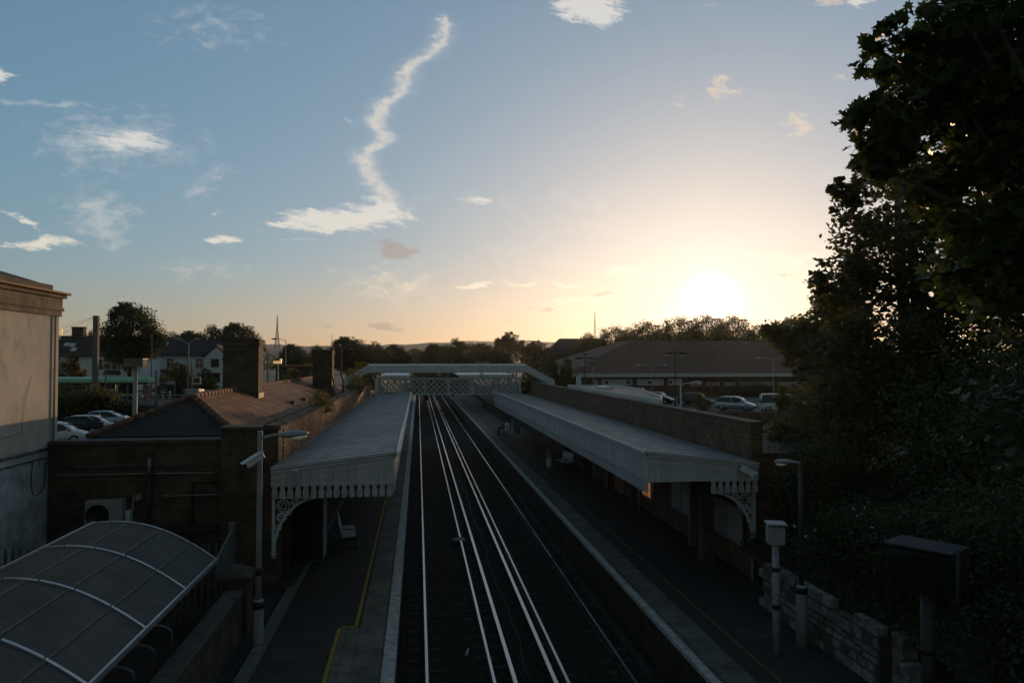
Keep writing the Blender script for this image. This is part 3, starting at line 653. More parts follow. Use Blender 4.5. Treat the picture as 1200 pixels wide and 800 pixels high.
def canopy(label, xe, xw, y0, y1, group, notch_front, front_full):
    """single-pitch platform canopy from its track-side edge xe down to the wall xw"""
    d = 1 if xw > xe else -1
    root = thing('platform_canopy', label, 'canopy', (xe, y0, 0), 0, group)
    ze, zw = 3.80, 3.42
    roof = MB(); y = y0-.05; i = 0
    while y < y1:
        yb = min(y+.62, y1)
        a = (xe-d*.05, ze); b = (xw, zw)
        lo = .0; hi = .018     # each sheet laps over the next
        roof.hexa([(a[0], y, a[1]-.05), (b[0], y, b[1]-.05), (b[0], yb+.03, b[1]-.05), (a[0], yb+.03, a[1]-.05)],
                  [(a[0], y, a[1]+hi), (b[0], y, b[1]+hi), (b[0], yb+.03, b[1]+lo+.004), (a[0], yb+.03, a[1]+lo+.004)])
        y = yb
    roof.build('roof', M['canroof'], root)
    # track-side fascia and its valance
    f = MB(); valance(f, 'x', y0+.02, y1, xe, xe+d*.03, 3.60, 2.62, .2, True); f.build('side_valance', M['boards'], root)
    c_ = MB(); c_.box(min(xe-d*.06, xe+d*.05), max(xe-d*.06, xe+d*.05), y0-.02, y1, 3.60, 3.68); c_.box(min(xe-d*.10, xe+d*.05), max(xe-d*.10, xe+d*.05), y0-.05, y1, 3.682, 3.74)
    c_.build('cornice', M['gpaint'], root)
    gt = MB(); xg = xe-d*.13
    gt.prism([(xg-.06, 3.83), (xg-.05, 3.77), (xg, 3.745), (xg+.05, 3.77), (xg+.06, 3.83), (xg+.045, 3.83), (xg+.035, 3.785), (xg-.035, 3.785), (xg-.045, 3.83)], 'y', y0-.06, y1)
    gt.build('gutter', M['cream'], root)
    # gable front towards the camera
    fr = MB(); a, b = sorted((xe, xw)); n = max(1, round((b-a)/.2)); w = (b-a)/n
    for i in range(n):
        x0, x1 = a+i*w+.003, a+(i+1)*w-.003
        zt = lambda x: zw+(ze-zw)*abs(x-xw)/abs(xe-xw)-.06
        fr.prism([(x0, 2.96), (x1, 2.96), (x1, zt(x1)), (x0, zt(x0))], 'y', y0, y0+.03)
    fr.build('front_boarding', M['boards'], root)
    tr = MB()
    for dz, pr, hh in ((.0, .075, .05), (-.085, .05, .05), (-.28, .022, .022)):
        p, q_ = (xe-d*.06, ze+dz), (xw, zw+dz)
        tr.hexa([(p[0], y0-pr, p[1]-hh), (q_[0], y0-pr, q_[1]-hh), (q_[0], y0-.001, q_[1]-hh), (p[0], y0-.001, p[1]-hh)], [(p[0], y0-pr, p[1]), (q_[0], y0-pr, q_[1]), (q_[0], y0-.001, q_[1]), (p[0], y0-.001, p[1])])
    tr.box(a, b, y0-.02, y0-.001, 2.94, 2.975)
    tr.build('front_moulding', M['gpaint'], root)
    v = MB(); va, vb = notch_front; valance(v, 'y', va, vb, y0-.002, y0+.024, 2.955, 2.58, .21, True); v.build('front_valance', M['boards'], root)
    # soffit beams and wall brackets
    bm_ = MB()
    y = y0+.8
    while y < y1: bm_.box(min(xe+d*.06, xw), max(xe+d*.06, xw), y-.05, y+.05, 3.1, 3.25); y += 4.4
    bm_.build('cross_beam', M['gpaint2'], root)
    y = y0+.22; first_ = None
    while y < y1:
        if first_ is None:
            br = MB(); bracket(br, xw, -d, y0+.22); first_ = br.build('bracket', M['gpaint'], root)
        else:
            o = first_.copy(); COL.objects.link(o); o.parent = root; o.location = (0, y-y0-.22, 0)
        y += 4.4
    if d > 0:
        q_ = MB(); q_.box(xw-.75, xw-.37, y0+2.2, y0+2.6, 0, 3.2); q_.build('boxed_column', M['dbrick'], root)
    return root
canopy('grey boarded platform canopy with sheet roof on the left, behind the lamp post', -.66, -3.93, 19.9, 58.5, 'station platform canopies', (-3.93, -.66), True)
canopy('long pale grey boarded canopy over the right platform, behind the monitor posts', 6.33, 9.58, 19.1, 59.5, 'station platform canopies', (8.15, 9.58), False)
# underside lining, dark, so that no sky shows through (part of the roof structure above)

# ------------------------------------------------------------------ left station building
st = thing('station_building', 'dark brick Victorian station building with brown tiled roof behind the left canopy', 'building', (-7, 20.3, 0))
w = MB(); w.box(-10.06, -4.05, 20.3, 56, 0, 4.0); w.build('wall', M['dbrick'], st)
w = MB(); w.box(-5.5, -3.95, 20.05, 20.297, 0, 4.36); w.box(-4.4, -3.95, 20.3, 20.75, 0, 4.36); w.build('corner_pier', M['dbrick'], st)
w = MB(); w.box(-4.02, -3.93, 20.76, 57, 3.3, 4.4); w.box(-4.35, -4.021, 20.76, 57, 4.003, 4.4); w.build('parapet', M['wbrick'], st)
# ragged mossy parapet top
ptop = MB(); rng = np.random.default_rng(4); ys = np.arange(20.1, 57.2, .28); prof = [-4.55, -4.36, -4.2, -4.05, -3.90]
vs = []
for y in ys:
    for i, x in enumerate(prof): vs.append((x + rng.normal()*.012, y, (4.05 if i == 0 else 4.44) + (rng.random()*.06 if i not in (0,) else 0)))
n_ = len(prof); ptop._add(vs, [(j*n_+i, j*n_+i+1, (j+1)*n_+i+1, (j+1)*n_+i) for j in range(len(ys)-1) for i in range(n_-1)])
vs2 = []
for y in ys: vs2 += [(-3.90, y, 4.46), (-3.90, y, 4.38)]
ptop._add(vs2, [(2*j, 2*j+1, 2*j+3, 2*j+2) for j in range(len(ys)-1)])
ptop.build('parapet_top', M['mossy'], st)
cp = MB(); cp.box(-10.06, -5.52, 20.22, 20.62, 4.002, 4.10); cp.box(-5.55, -3.88, 20.0, 20.74, 4.362, 4.46); cp.box(-9.92, -5.52, 20.24, 20.297, 3.36, 3.46); cp.box(-9.92, -5.52, 20.26, 20.297, 3.22, 3.30)
cp.box(-5.55, -3.90, 20.0, 20.048, 2.52, 2.66)
cp.build('cornice', M['cap'], st)
lf = MB(); lf.box(-9.85, -4.56, 20.63, 57, 4.003, 4.05); lf.build('lead_flat', M['lead'], st)
# hipped roof: ridge x=-7.6 z=5.1; eaves z=4.08
xr, zr, ze_, xa, xb, ya, yr, yb, ye = -7.5, 5.12, 4.08, -9.6, -5.4, 21.5, 24.2, 56, 53.2
rf = MB(); rf.poly([(xb, ya, ze_), (xb, yb, ze_), (xr, ye, zr), (xr, yr, zr)]); rf.poly([(xa, ya, ze_), (xr, yr, zr), (xr, ye, zr), (xa, yb, ze_)]); rf.poly([(xb, yb, ze_), (xa, yb, ze_), (xr, ye, zr)])
roof = rf.build('roof', M['rtile'], st)
hp = MB(); hp.poly([(xa, ya-.01, ze_), (xb, ya-.01, ze_), (xr, yr-.01, zr)]); hp.build('hip_end', M['slate'], roof)
rd = MB()
def ridge_run(a, b, n):
    a, b = Vector(a), Vector(b)
    for i in range(n):
        p, q_ = a.lerp(b, i/n), a.lerp(b, (i+.97)/n); u = Vector((0, 0, .035 + .01*random.random()))
        rd.tube([p+u-Vector((0, 0, .03)), q_+u-Vector((0, 0, .03))], .115, 8)
ridge_run((xa, ya, ze_), (xr, yr, zr), 10); ridge_run((xb, ya, ze_), (xr, yr, zr), 10); ridge_run((xr, yr, zr), (xr, ye, zr), 68)
rd.build('ridge_tiles', M['ridge'], roof)
def chimney(x0, x1, y0, y1, zb, zt, pots):
    c_ = MB(); c_.box(x0, x1, y0, y1, zb, zt-.28); ch = c_.build('chimney', M['dbrick'], roof)
    c_ = MB(); c_.box(x0-.05, x1+.05, y0-.05, y1+.05, zt-.278, zt-.15); c_.box(x0-.02, x1+.02, y0-.02, y1+.02, zt-.148, zt-.06); c_.box(x0-.06, x1+.04, y0-.06, y1+.06, zt-.058, zt); c_.box(x0-.03, x1+.03, y0-.03, y1+.03, zt-.9, zt-.8)
    c_.build('chimney_cap', M['dbrick'], roof)
    c_ = MB(); c_.box(x0-.04, x1+.04, y0-.03, y1+.04, zb, zb+.32) if zb > 4.5 else c_.box(x1-.02, x1+.03, y0-.03, y1+.03, 4.55, 4.95); c_.build('lead_skirt', M['lead'], roof)
chimney(-8.18, -6.74, 30.4, 31.35, 4.3, 7.22, 0)
chimney(-6.75, -5.55, 46, 47.2, 4.3, 7.02, 0)
fl = MB()
for px_, yy in ((-5.35, 45.2), (-4.8, 45.6)):
    fl.tube([(px_, yy, 4.2), (px_, yy, 5.1), (px_-.12, yy, 5.4), (px_-.12, yy, 6.95)], .055, 8); fl.lathe((px_-.12, yy, 6.95), [(.055, 0), (.09, .02), (.09, .18), (.03, .22)], 8); fl.lathe((px_, yy, 4.15), [(.22, 0), (.09, .25)], 8)
fl.build('flue_pipe', M['ridge'], st)
vt = MB()
for yy, fx in ((33.5, .45), (36.5, .4), (41, .35)):
    x = xr + (xb-xr)*(1-fx*.5); z = zr-(zr-ze_)*(1-fx*.5); vt.box(x-.1, x+.12, yy-.14, yy+.14, z, z+.14)
vt.build('roof_vent', M['ridge'], roof)
dp = MB(); dp.tube([(-7.42, 20.17, 3.62), (-7.42, 20.17, 1.0)], .055, 8); dp.box(-7.52, -7.32, 20.10, 20.29, 3.08, 3.2); dp.build('downpipe', M['pipe'], st)
dp = MB(); dp.tube([(-7.42, 20.15, 3.2), (-7.42, 20.15, 3.62)], .05, 8); dp.tube([(-9.9, 20.24, 3.18), (-7.3, 20.24, 3.18), (-5.7, 20.24, 3.16)], .028, 6); dp.build('waste_pipe', M['ppipe'], st)
dp = MB(); dp.tube([(-6.3, 20.24, .8), (-6.3, 20.24, 2.92), (-5.52, 20.24, 2.92)], .04, 6); dp.build('bent_pipe', M['pipe'], st)
dp = MB(); dp.tube([(-7.0, 20.2, 2.55), (-5.5, 20.2, 2.57)], .02, 6); dp.ball((-7.0, 20.2, 2.55), .05); dp.build('tie_bar', M['ppipe'], st)
dp = MB(); dp.box(-7.6, -5.6, 20.17, 20.296, 1.55, 1.72); dp.build('stone_band', M['pipe'], st)
# platform side: doors and windows under the canopy
for y in (23.5, 29, 34.5, 40, 45.5, 51):
    fw = MB(); fw.box(-4.046, -3.97, y-.75, y+.75, .05, 2.45); fo = fw.build('door_frame', M['gpaint2'], st)
    f2 = MB(); f2.box(-3.968, -3.94, y-.62, y+.62, .06, 2.05); f2.build('door', M['dark'], fo)
    f2 = MB(); f2.box(-3.968, -3.945, y-.62, y+.62, 2.1, 2.4); f2.build('fanlight', M['window'], fo)
for y in (21.6, 26.2, 32, 37.2, 42.8):
    pl = MB(); pl.box(-4.046, -3.88, y-.12, y+.12, 0, 3.3); pl.build('pilaster', M['dbrick'], st)
st.location.y += .7; st.location.x += .05
rng = np.random.default_rng(12)
def tuft(label, c, r, n, size, m, cat='plant', name='wall_plant', h_=None, tpl='rhomb', flowers=None, group=None, stems=True):
    root = thing(name, label, cat, c, 0, group); q_ = np.random.default_rng(int(abs(c[0]*97+c[1]*31)) % 9999)
    pos, cl = clump_points([(0, 0, r[2]*.8, r[0], r[1], r[2])], n, q_, 40, .22, .3); pos[:, 2] = np.abs(pos[:, 2])
    leaf_mesh('leaves', pos, size, tpl, q_, m).parent = root
    if stems:
        t = MB()
        for e in cl[:14]: t.tube([(0, 0, -.1), (e[0]*.5, e[1]*.5, abs(e[2])*.6), (e[0], e[1], abs(e[2]))], [.02+.02*r[2], .012+.01*r[2], .004], 5)
        t.build('stem', M['bark'], root, world=False)
    if flowers:
        fp, _ = clump_points([(0, 0, r[2]*.8, r[0]*1.02, r[1]*1.02, r[2]*1.02)], flowers, q_, 6, .10, .9); fp[:, 2] = np.abs(fp[:, 2])
        d = -np.array([c[0], c[1], 0.]); fp = fp[(fp @ d) > -abs(d[0])*.1]
        leaf_mesh('blossom', fp, .085, 'leaf6', q_, M['flower'], updown=.3).parent = root
    return root
tuft('scruffy weed growing out of the sunlit parapet above the left canopy', (-3.98, 30.5, 4.1), (.5, 1.0, .5), 900, .10, LF['olive'])
tuft('low weed at the far end of the left parapet near the footbridge', (-3.95, 47.5, 4.2), (.55, 1.8, .5), 900, .11, LF['olive'])
tuft('tall weeds crowding the parapet end under the footbridge stair roof', (-4.3, 53, 4.2), (.9, 2.4, .75), 1400, .12, LF['olive'])
tuft('tiny moss clump on the tiled roof slope below the rear chimney', (-5.6, 40.5, 4.15), (.3, .8, .22), 300, .07, LF['olive'])

# ------------------------------------------------------------------ right station building
sb = thing('station_building', 'low brown brick station building with flat roof behind the right canopy', 'building', (10, 19.6, 0))
w = MB(); w.box(9.62, 13.1, 19.6, 60, 0, 3.55); w.build('wall', M['rbrick'], sb)
w = MB(); w.box(9.60, 9.95, 19.55, 60, 3.552, 4.44); w.build('parapet', M['rbrick'], sb)
w = MB(); w.box(9.55, 10.0, 19.5, 60.05, 4.442, 4.54); w.build('parapet_coping', M['cap'], sb)
w = MB(); w.box(9.96, 13.3, 19.6, 60, 3.552, 3.62); w.build('roof', M['roofdark'], sb)
RP = [(10.9, 31.0), (12.2, 34.5), (13.6, 42), (14.2, 43.5), (14.2, 51), (10.9, 51)]
w = MB(); w.prism(RP, 'z', 3.63, 4.36); rr = w.build('raised_flat_roof', M['rbrick'], sb)
w = MB()
for p, q_ in zip(RP, RP[1:]+RP[:1]): w.bar((p[0], p[1], 4.45), (q_[0], q_[1], 4.45), .07, .24)
w.build('roof_edging', M['cream'], rr)
w = MB(); w.prism(RP, 'z', 4.362, 4.47); w.build('roof_felt', M['lead'], rr)
w = MB(); w.box(11.9, 12.6, 45, 47, 4.472, 4.62); w.build('roof_light', M['cream'], rr)
w = MB(); w.box(11.4, 11.7, 50.2, 50.5, 4.48, 5.2); w.build('roof_vent', M['cream'], rr)
# arched window glowing under the canopy, doors, windows, pilasters, downpipes
def arch_pts(y0, y1, z0, z1, n=10):
    c_ = (y0+y1)/2; r_ = (y1-y0)/2; return [(y0, z0), (y1, z0)] + [(c_+r_*math.cos(t), z1-r_+r_*math.sin(t)) for t in np.linspace(0, math.pi, n)]
a = MB(); a.prism(arch_pts(28.4, 29.6, .55, 2.0), 'x', 9.555, 9.617); ao = a.build('arched_window', M['gpaint2'], sb)
a = MB(); a.prism(arch_pts(28.5, 29.5, .65, 1.9), 'x', 9.54, 9.554); a.build('window_pane', M['litw'], ao)
a = MB()
for y in (28.75, 29.0, 29.25): a.box(9.52, 9.539, y-.02, y+.02, .65, 1.85)
for z in (.95, 1.25, 1.55): a.box(9.519, 9.538, 28.5, 29.5, z-.02, z+.02)
a.build('glazing_bar', M['cream'], ao)
for y, m_ in ((33.2, 'orange'), (38.5, 'dark'), (44, 'dark'), (50, 'dark')):
    a = MB(); a.box(9.56, 9.617, y-.6, y+.6, .02, 2.35); fo = a.build('door_frame', M['gpaint2'], sb)
    a = MB(); a.box(9.53, 9.559, y-.48, y+.48, .05, 2.1); a.build('door', M[m_], fo)
for y in (41.5, 43, 46.5, 48, 52.5, 54.5, 56.5):
    a = MB(); a.box(9.56, 9.617, y-.45, y+.45, 1.0, 2.4); fo = a.build('window', M['cream'], sb)
    a = MB(); a.box(9.54, 9.559, y-.36, y+.36, 1.08, 1.66); a.box(9.54, 9.559, y-.36, y+.36, 1.74, 2.32); a.build('pane', M['board'] if y in (43, 46.5, 54.5) else M['window'], fo)  # pale panes hold the light showing through in their colour
for y in (23.2, 30.4, 34.6, 39.6, 45.2):
    a = MB(); a.box(9.30, 9.617, y-.18, y+.18, 0, 3.2); a.build('pilaster', M['rbrick'], sb)
for y in (23.4, 29.1, 34.2, 36.8, 41.0): a = MB(); a.tube([(9.24, y, 0), (9.24, y, 3.2)], .05, 8); a.build('downpipe', M['gpaint2'], sb)
a = MB(); a.tube([(9.5, 19.35, 0), (9.5, 19.35, 1.15)], .04, 8); a.tube([(9.5, 19.35, 1.15), (9.5, 19.35, 3.3)], .05, 8); a.lathe((9.5, 19.35, 1.0), [(.05, 0), (.1, .03), (.1, .22), (.05, .25)], 8); a.build('corner_pipe', M['gpaint2'], sb)
# poster boards hung on that wall
def posters(label, y0, y1, z0, z1):
    root = thing('poster_board', label, 'poster board', (9.5, (y0+y1)/2, z0), 0, 'poster boards on the right platform wall')
    a = MB(); a.box(9.54, 9.617, y0, y1, z0, z1); a.build('backing', M['dark'], root)
    a = MB()
    for s0, s1 in ((y0, y0+.05), (y1-.05, y1), ((y0+y1)/2-.03, (y0+y1)/2+.03)): a.box(9.50, 9.539, s0, s1, z0, z1)
    for s0, s1 in ((z0, z0+.05), (z1-.05, z1)): a.box(9.502, 9.538, y0+.051, y1-.051, s0, s1)
    a.build('frame', M['grey'], root)
    m_ = (y0+y1)/2
    for u0, u1 in ((y0+.07, m_-.05), (m_+.05, y1-.07)):
        s_ = MB(); s_.box(9.52, 9.535, u0, u1, z0+.07, z1-.07); so_ = s_.build('sheet', M['board'], root)
        s_ = MB(); rr_ = random.Random(int(u0*10))
        s_.box(9.515, 9.5195, u0+.06, u1-.06, z1-.26, z1-.14)
        for r_ in range(9): s_.box(9.515, 9.5195, u0+.06+rr_.random()*.1, u1-.08-rr_.random()*.3, z1-.36-r_*.09, z1-.33-r_*.09)
        s_.build('print_block', M['gpaint2'], so_)
posters('twin poster board in shade nearest the iron bracket on the right platform', 20.0, 22.1, .82, 1.95)
posters('twin poster board between the brick pilaster and the arched window', 24.0, 25.9, .80, 2.0)
rp = MB(); rp.box(9.53, 9.617, 35.2, 36.3, .9, 2.3)
rt = thing('poster_board', 'red poster on the platform wall behind the empty metal bench', 'poster board', (9.5, 35.75, .9)); rp.build('backing', M['dark'], rt)
rp = MB(); rp.box(9.51, 9.529, 35.25, 36.25, .95, 2.25); rp.build('sheet', M['red'], rt)
# ------------------------------------------------------------------ white building on the left edge
wb = thing('rendered_building', 'tall pale rendered building with rusty gutter at the left edge', 'building', (-10.45, 10, 0))
XW, YE = -10.04, 21.45
w = MB(); w.box(-22, XW, -6, YE, 3.95, 7.55); w.build('upper_wall', M['render'], wb)
w = MB(); w.box(-22, XW-.035, -6, YE-.035, 0, 3.948); w.build('lower_wall', M['pbrick'], wb)
w = MB()
for z0, z1, p in ((7.552, 7.70, .05), (7.702, 7.80, .09), (7.802, 8.06, .06), (8.062, 8.20, .14)): w.box(-22, XW+p, -6, YE+p, z0, z1)
w.build('brick_cornice', M['cornice'], wb)
w = MB(); w.box(-21, XW-.1, -5, YE-.15, 8.202, 8.42); w.box(-21, XW-1.0, -5, YE-1.4, 8.422, 8.72); w.prism([(XW-1.0, 8.43), (XW-.12, 8.43), (XW-1.0, 8.7)], 'y', -5, YE-.9); w.build('roof', M['roofdark'], wb)
w = MB(); xg = XW+.20; w.prism([(xg-.05, 8.22), (xg-.045, 8.17), (xg, 8.15), (xg+.045, 8.17), (xg+.05, 8.22), (xg+.035, 8.22), (xg, 8.18), (xg-.035, 8.22)], 'y', -6, YE+.16); w.build('gutter', M['orangegut'], wb)
w = MB(); w.tube([(XW+.03, -6, 3.88), (XW+.03, YE-.2, 3.91)], .03, 6); w.tube([(XW+.0, -6, 3.70), (XW+.0, YE-.6, 3.68)], .02, 6); w.build('pipe_run', M['pipe'], wb)
w = MB(); pts = [(XW+.02, 17.0, 4.45), (XW+.02, 18.4, 4.40), (XW+.02, 19.6, 4.47), (XW+.02, 19.75, 5.3), (XW+.02, 20.05, 5.9)]; w.tube(pts, .005, 5)
w.tube([(XW, 20.2, 3.65), (XW-.01, 20.15, 3.1), (XW, 20.25, 2.8), (XW, 20.5, 2.72), (XW, 20.8, 2.9), (XW, 20.9, 3.65)], .012, 5)
w.m = None; w.build('cable', M['dark'], wb)
w = MB(); w.tube([(XW+.05, YE-.3, 3.98), (XW+.05, YE-.3, 7.54)], .03, 8); w.build('downpipe', M['render'], wb)
ll = MB(); ll.tube([(XW, YE+.0, 5.3), (XW+.16, YE+.1, 5.36)], .015, 6)

# air conditioner on the station's end wall
ac = thing('air_conditioner', 'boxy white air conditioner unit on the dark brick end wall above the shelter roof', 'air conditioner', (-8.85, 19.9, 1.6))
a = MB(); a.box(-9.3, -8.35, 19.88, 20.2, 1.62, 2.42); a.build('casing', M['gpaint2'], ac, bevel=.02)
a = MB(); a.lathe((0, 0, 0), [(.30, 0), (.30, .02), (.27, .02), (.27, .012), (.02, .012)], 24); fg = a.build('fan_grille', M['dark'], ac, world=False); fg.rotation_euler = (R(90), 0, 0); fg.location = (-.12, -.021, .42)
a = MB(); a.box(-9.2, -9.1, 19.95, 20.296, 1.5, 1.618); a.box(-8.55, -8.45, 19.95, 20.296, 1.5, 1.618); a.tube([(-8.33, 20.0, 1.8), (-8.22, 20.1, 1.8), (-8.2, 20.25, 2.2), (-8.2, 20.28, 2.5)], .03, 6); a.build('wall_bracket', M['ppipe'], ac)
a = MB(); a.box(-8.31, -8.2, 20.0, 20.25, 1.75, 2.1); a.build('pipe_cover', M['cream'], ac)
ac.location += Vector((.38, .72, .10))
al = MB(); al.m = Matrix.Translation((.38, .72, .1)); al.box(-8.1, -7.95, 20.15, 20.297, 2.36, 2.52); al.tube([(-8.02, 20.15, 2.44), (-8.02, 20.02, 2.40)], .05, 8)
tag(al.build('flood_light', M['ppipe']), 'little pale flood light on the brick wall right of the air conditioner', 'light')

# cycle shelter with a curved plastic roof
cs = thing('cycle_shelter', 'cycle shelter with curved grimy plastic roof on aluminium ribs', 'shelter', (-7.1, 11, 0))
XA, ZA, XB, ZB = -6.92, 2.80, -4.38, 1.93
prof = []
for i in range(29):
    t = i/28; x = XA+(XB-XA)*t; z = ZA + .16*math.sin(math.pi*min(1, t*1.15)*.5)*0 + (ZB-ZA)*(t**1.9) + .10*math.sin(math.pi*t); prof.append((x, z))
ribs = [16.4, 14.35, 12.35, 10.3, 8.25, 6.2]
for r1, r0 in zip(ribs[:-1], ribs[1:]):
    s_ = MB(); s_.prism(prof + [(x, z-.012) for x, z in reversed(prof)], 'y', r0+.02, r1-.02); o = s_.build('roof_sheet', M['poly'], cs)
for r_ in ribs:
    s_ = MB()
    for (xa_, za_), (xb_, zb_) in zip(prof[:-1], prof[1:]): s_.bar((xa_, r_, za_+.012), (xb_, r_, zb_+.012), .06, .035)
    rb = s_.build('rib', M['alu'], cs)
    s_ = MB()
    for i in (4, 10, 16, 22): s_.lathe((prof[i][0], r_, prof[i][1]+.03), [(.014, 0), (.014, .012), (.004, .016)], 8)
    s_.build('bolt_row', M['dark'], rb)
s_ = MB(); s_.bar((XB+.01, 6.1, ZB), (XB+.01, 16.46, ZB), .05, .09); s_.build('eave_rail', M['alu'], cs)
s_ = MB(); s_.bar((XA-.01, 6.1, ZA), (XA-.01, 16.46, ZA), .05, .08); s_.build('back_rail', M['alu'], cs)
for i in (8, 15, 22):
    s_ = MB(); s_.bar((prof[i][0], 6.3, prof[i][1]+.004), (prof[i][0], 16.3, prof[i][1]+.004), .07, .008); s_.build('purlin_strip', M['purlin_line'], cs)  # lighter strips added on top stand for purlins showing through the sheet
for i in (12, 20):
    s_ = MB(); s_.bar((prof[i][0], 6.1, prof[i][1]-.05), (prof[i][0], 16.4, prof[i][1]-.05), .05, .05); s_.build('purlin', M['alu'], cs)
for r_ in ribs[:-1]:
    s_ = MB(); s_.tube([(XA+.06, r_, -.02), (XA+.06, r_, ZA-.1)], .045, 8); s_.tube([(XA+.06, r_, 1.9), (XA+1.1, r_, 2.6)], .03, 8); s_.build('post', M['alu'], cs)
stand0 = None
for i, y in enumerate((15.7, 14.7, 13.7, 12.7, 11.7, 10.7)):
    if stand0 is None:
        s_ = MB(); pts = [(.0, 0, -.03), (0, 0, .62)] + [(.35-.35*math.cos(t), 0, .62+.20*math.sin(t)) for t in np.linspace(.3, math.pi-.3, 9)] + [(.70, 0, .62), (.70, 0, -.03)]
        s_.tube(pts, .025, 8); stand0 = s_.build('cycle_stand', M['grey']); stand0.location = (-5.75, y, 0); o = stand0
    else: o = stand0.copy(); COL.objects.link(o); o.location = (-5.75, y, 0)
    tag(o, ('grey tubular cycle stand under the shelter, farthest along toward the fence', 'second cycle stand counted from the palisade fence under the shelter', 'third cycle stand counted from the palisade fence under the shelter', 'fourth cycle stand counted from the palisade fence under the shelter', 'fifth cycle stand counted from the palisade fence under the shelter', 'cycle stand closest to the viewer beneath the shelter eave')[i], 'cycle stand', 'cycle stands under the shelter')

# palisade fence across the forecourt, boundary wall with pier
pf = thing('palisade_fence', 'grey steel palisade fence with pointed pales behind the cycle shelter', 'fence', (-7.5, 17.9, 0))
p0 = None
for i, x in enumerate(np.arange(-9.75, -4.55, .155)):
    if p0 is None:
        s_ = MB(); s_.prism([(-.035, .05), (.035, .05), (.035, 1.80), (.012, 1.96), (0, 1.88), (-.012, 1.96), (-.035, 1.80)], 'y', -.012, .012); p0 = s_.build('pale', M['fencep'], pf, world=False); o = p0
    else: o = p0.copy(); COL.objects.link(o); o.parent = pf
    o.location = (x+7.5, 0, 0)
s_ = MB(); s_.box(-9.8, -4.5, 17.915, 17.95, .35, .41); s_.box(-9.8, -4.5, 17.915, 17.95, 1.25, 1.31); s_.build('fence_rail', M['fencep'], pf)
for x in (-9.75, -7.2, -4.6): s_ = MB(); s_.box(x-.05, x+.05, 17.952, 18.05, -.02, 1.5); s_.build('fence_post', M['fencep'], pf)
bw_ = thing('boundary_wall', 'low dark brick wall with capped pier beside the lamp post', 'wall', (-4.1, 12, 0))
s_ = MB(); s_.box(-4.25, -3.95, 2, 17.0, -.02, 1.02); s_.build('wall', M['dbrick'], bw_)
s_ = MB(); s_.box(-4.30, -3.90, 2, 16.95, 1.022, 1.13); s_.build('wall_coping', M['cap'], bw_, bevel=.02)
s_ = MB(); s_.box(-4.42, -3.86, 17.0, 17.56, -.02, 1.3); s_.build('pier', M['dbrick'], bw_)
s_ = MB(); b_ = [(-4.50, 16.92, 1.38), (-3.78, 16.92, 1.38), (-3.78, 17.64, 1.38), (-4.50, 17.64, 1.38)]; s_.box(-4.5, -3.78, 16.92, 17.64, 1.302, 1.38); s_.hexa(b_, [(-4.2, 17.22, 1.58), (-4.08, 17.22, 1.58), (-4.08, 17.34, 1.58), (-4.2, 17.34, 1.58)]); s_.build('pier_cap', M['cap'], bw_)
gt_ = thing('metal_gate', 'plain grey sheet metal gate leaf between the fence and brick pier', 'gate', (-4.55, 17.6, 0))
s_ = MB(); s_.prism([(17.25, .1), (18.6, .1), (18.6, 2.1), (17.25, 1.75)], 'x', -4.62, -4.57); s_.build('panel', M['fencep'], gt_)
s_ = MB(); s_.box(-4.70, -4.55, 18.62, 18.74, -.02, 2.25); s_.build('gate_post', M['fencep'], gt_)

# lamp post with bracket arm and its camera
def lamp_lantern(root, a, dirx, m_=M['grey']):
    pass
lp = thing('lamp_post', 'grey platform lamp post with bracket arm in front of the left canopy', 'lamp post', (-3.5, 16.5, 0))
s_ = MB(); s_.lathe((-3.5, 16.5, -.02), [(.12, 0), (.12, .02), (.115, .95), (.11, 1.0), (.085, 1.04)], 14); lb = s_.build('base_section', M['gpaint2'], lp)
s_ = MB(); s_.box(-3.55, -3.45, 16.376, 16.384, .2, .75); s_.build('access_door', M['gpaint2'], lb)
s_ = MB(); s_.lathe((-3.5, 16.5, 1.0), [(.07, 0), (.062, 1.5), (.056, 3.72), (.056, 3.74)], 12); s_.build('column', M['gpaint2'], lp)
for z in (.82, 1.55): s_ = MB(); s_.lathe((-3.5, 16.5, z), [(.122 if z < 1 else .075, 0), (.122 if z < 1 else .075, .16)], 12); s_.build('black_band', M['dark'], lp)
s_ = MB(); s_.tube([(-3.5, 16.5, 4.58), (-3.2, 16.5, 4.64), (-2.95, 16.5, 4.66)], .035, 8); s_.build('arm', M['gpaint2'], lp)
s_ = MB(); s_.m = Matrix.Translation((-2.78, 16.5, 4.66)) @ Matrix.Rotation(R(-3), 4, 'Y'); s_.ball((0, 0, 0), (.34, .13, .085), 14, 8); ln = s_.build('lantern', M['grey'], lp)
s_ = MB(); s_.ball((-2.68, 16.5, 4.61), (.20, .10, .07), 12, 6); s_.build('lens', M['lens'], ln)
s_ = MB(); s_.lathe((-3.5, 16.5, 4.70), [(.058, 0), (.058, .03), (.01, .05)], 10); s_.build('column_cap', M['gpaint2'], lp)
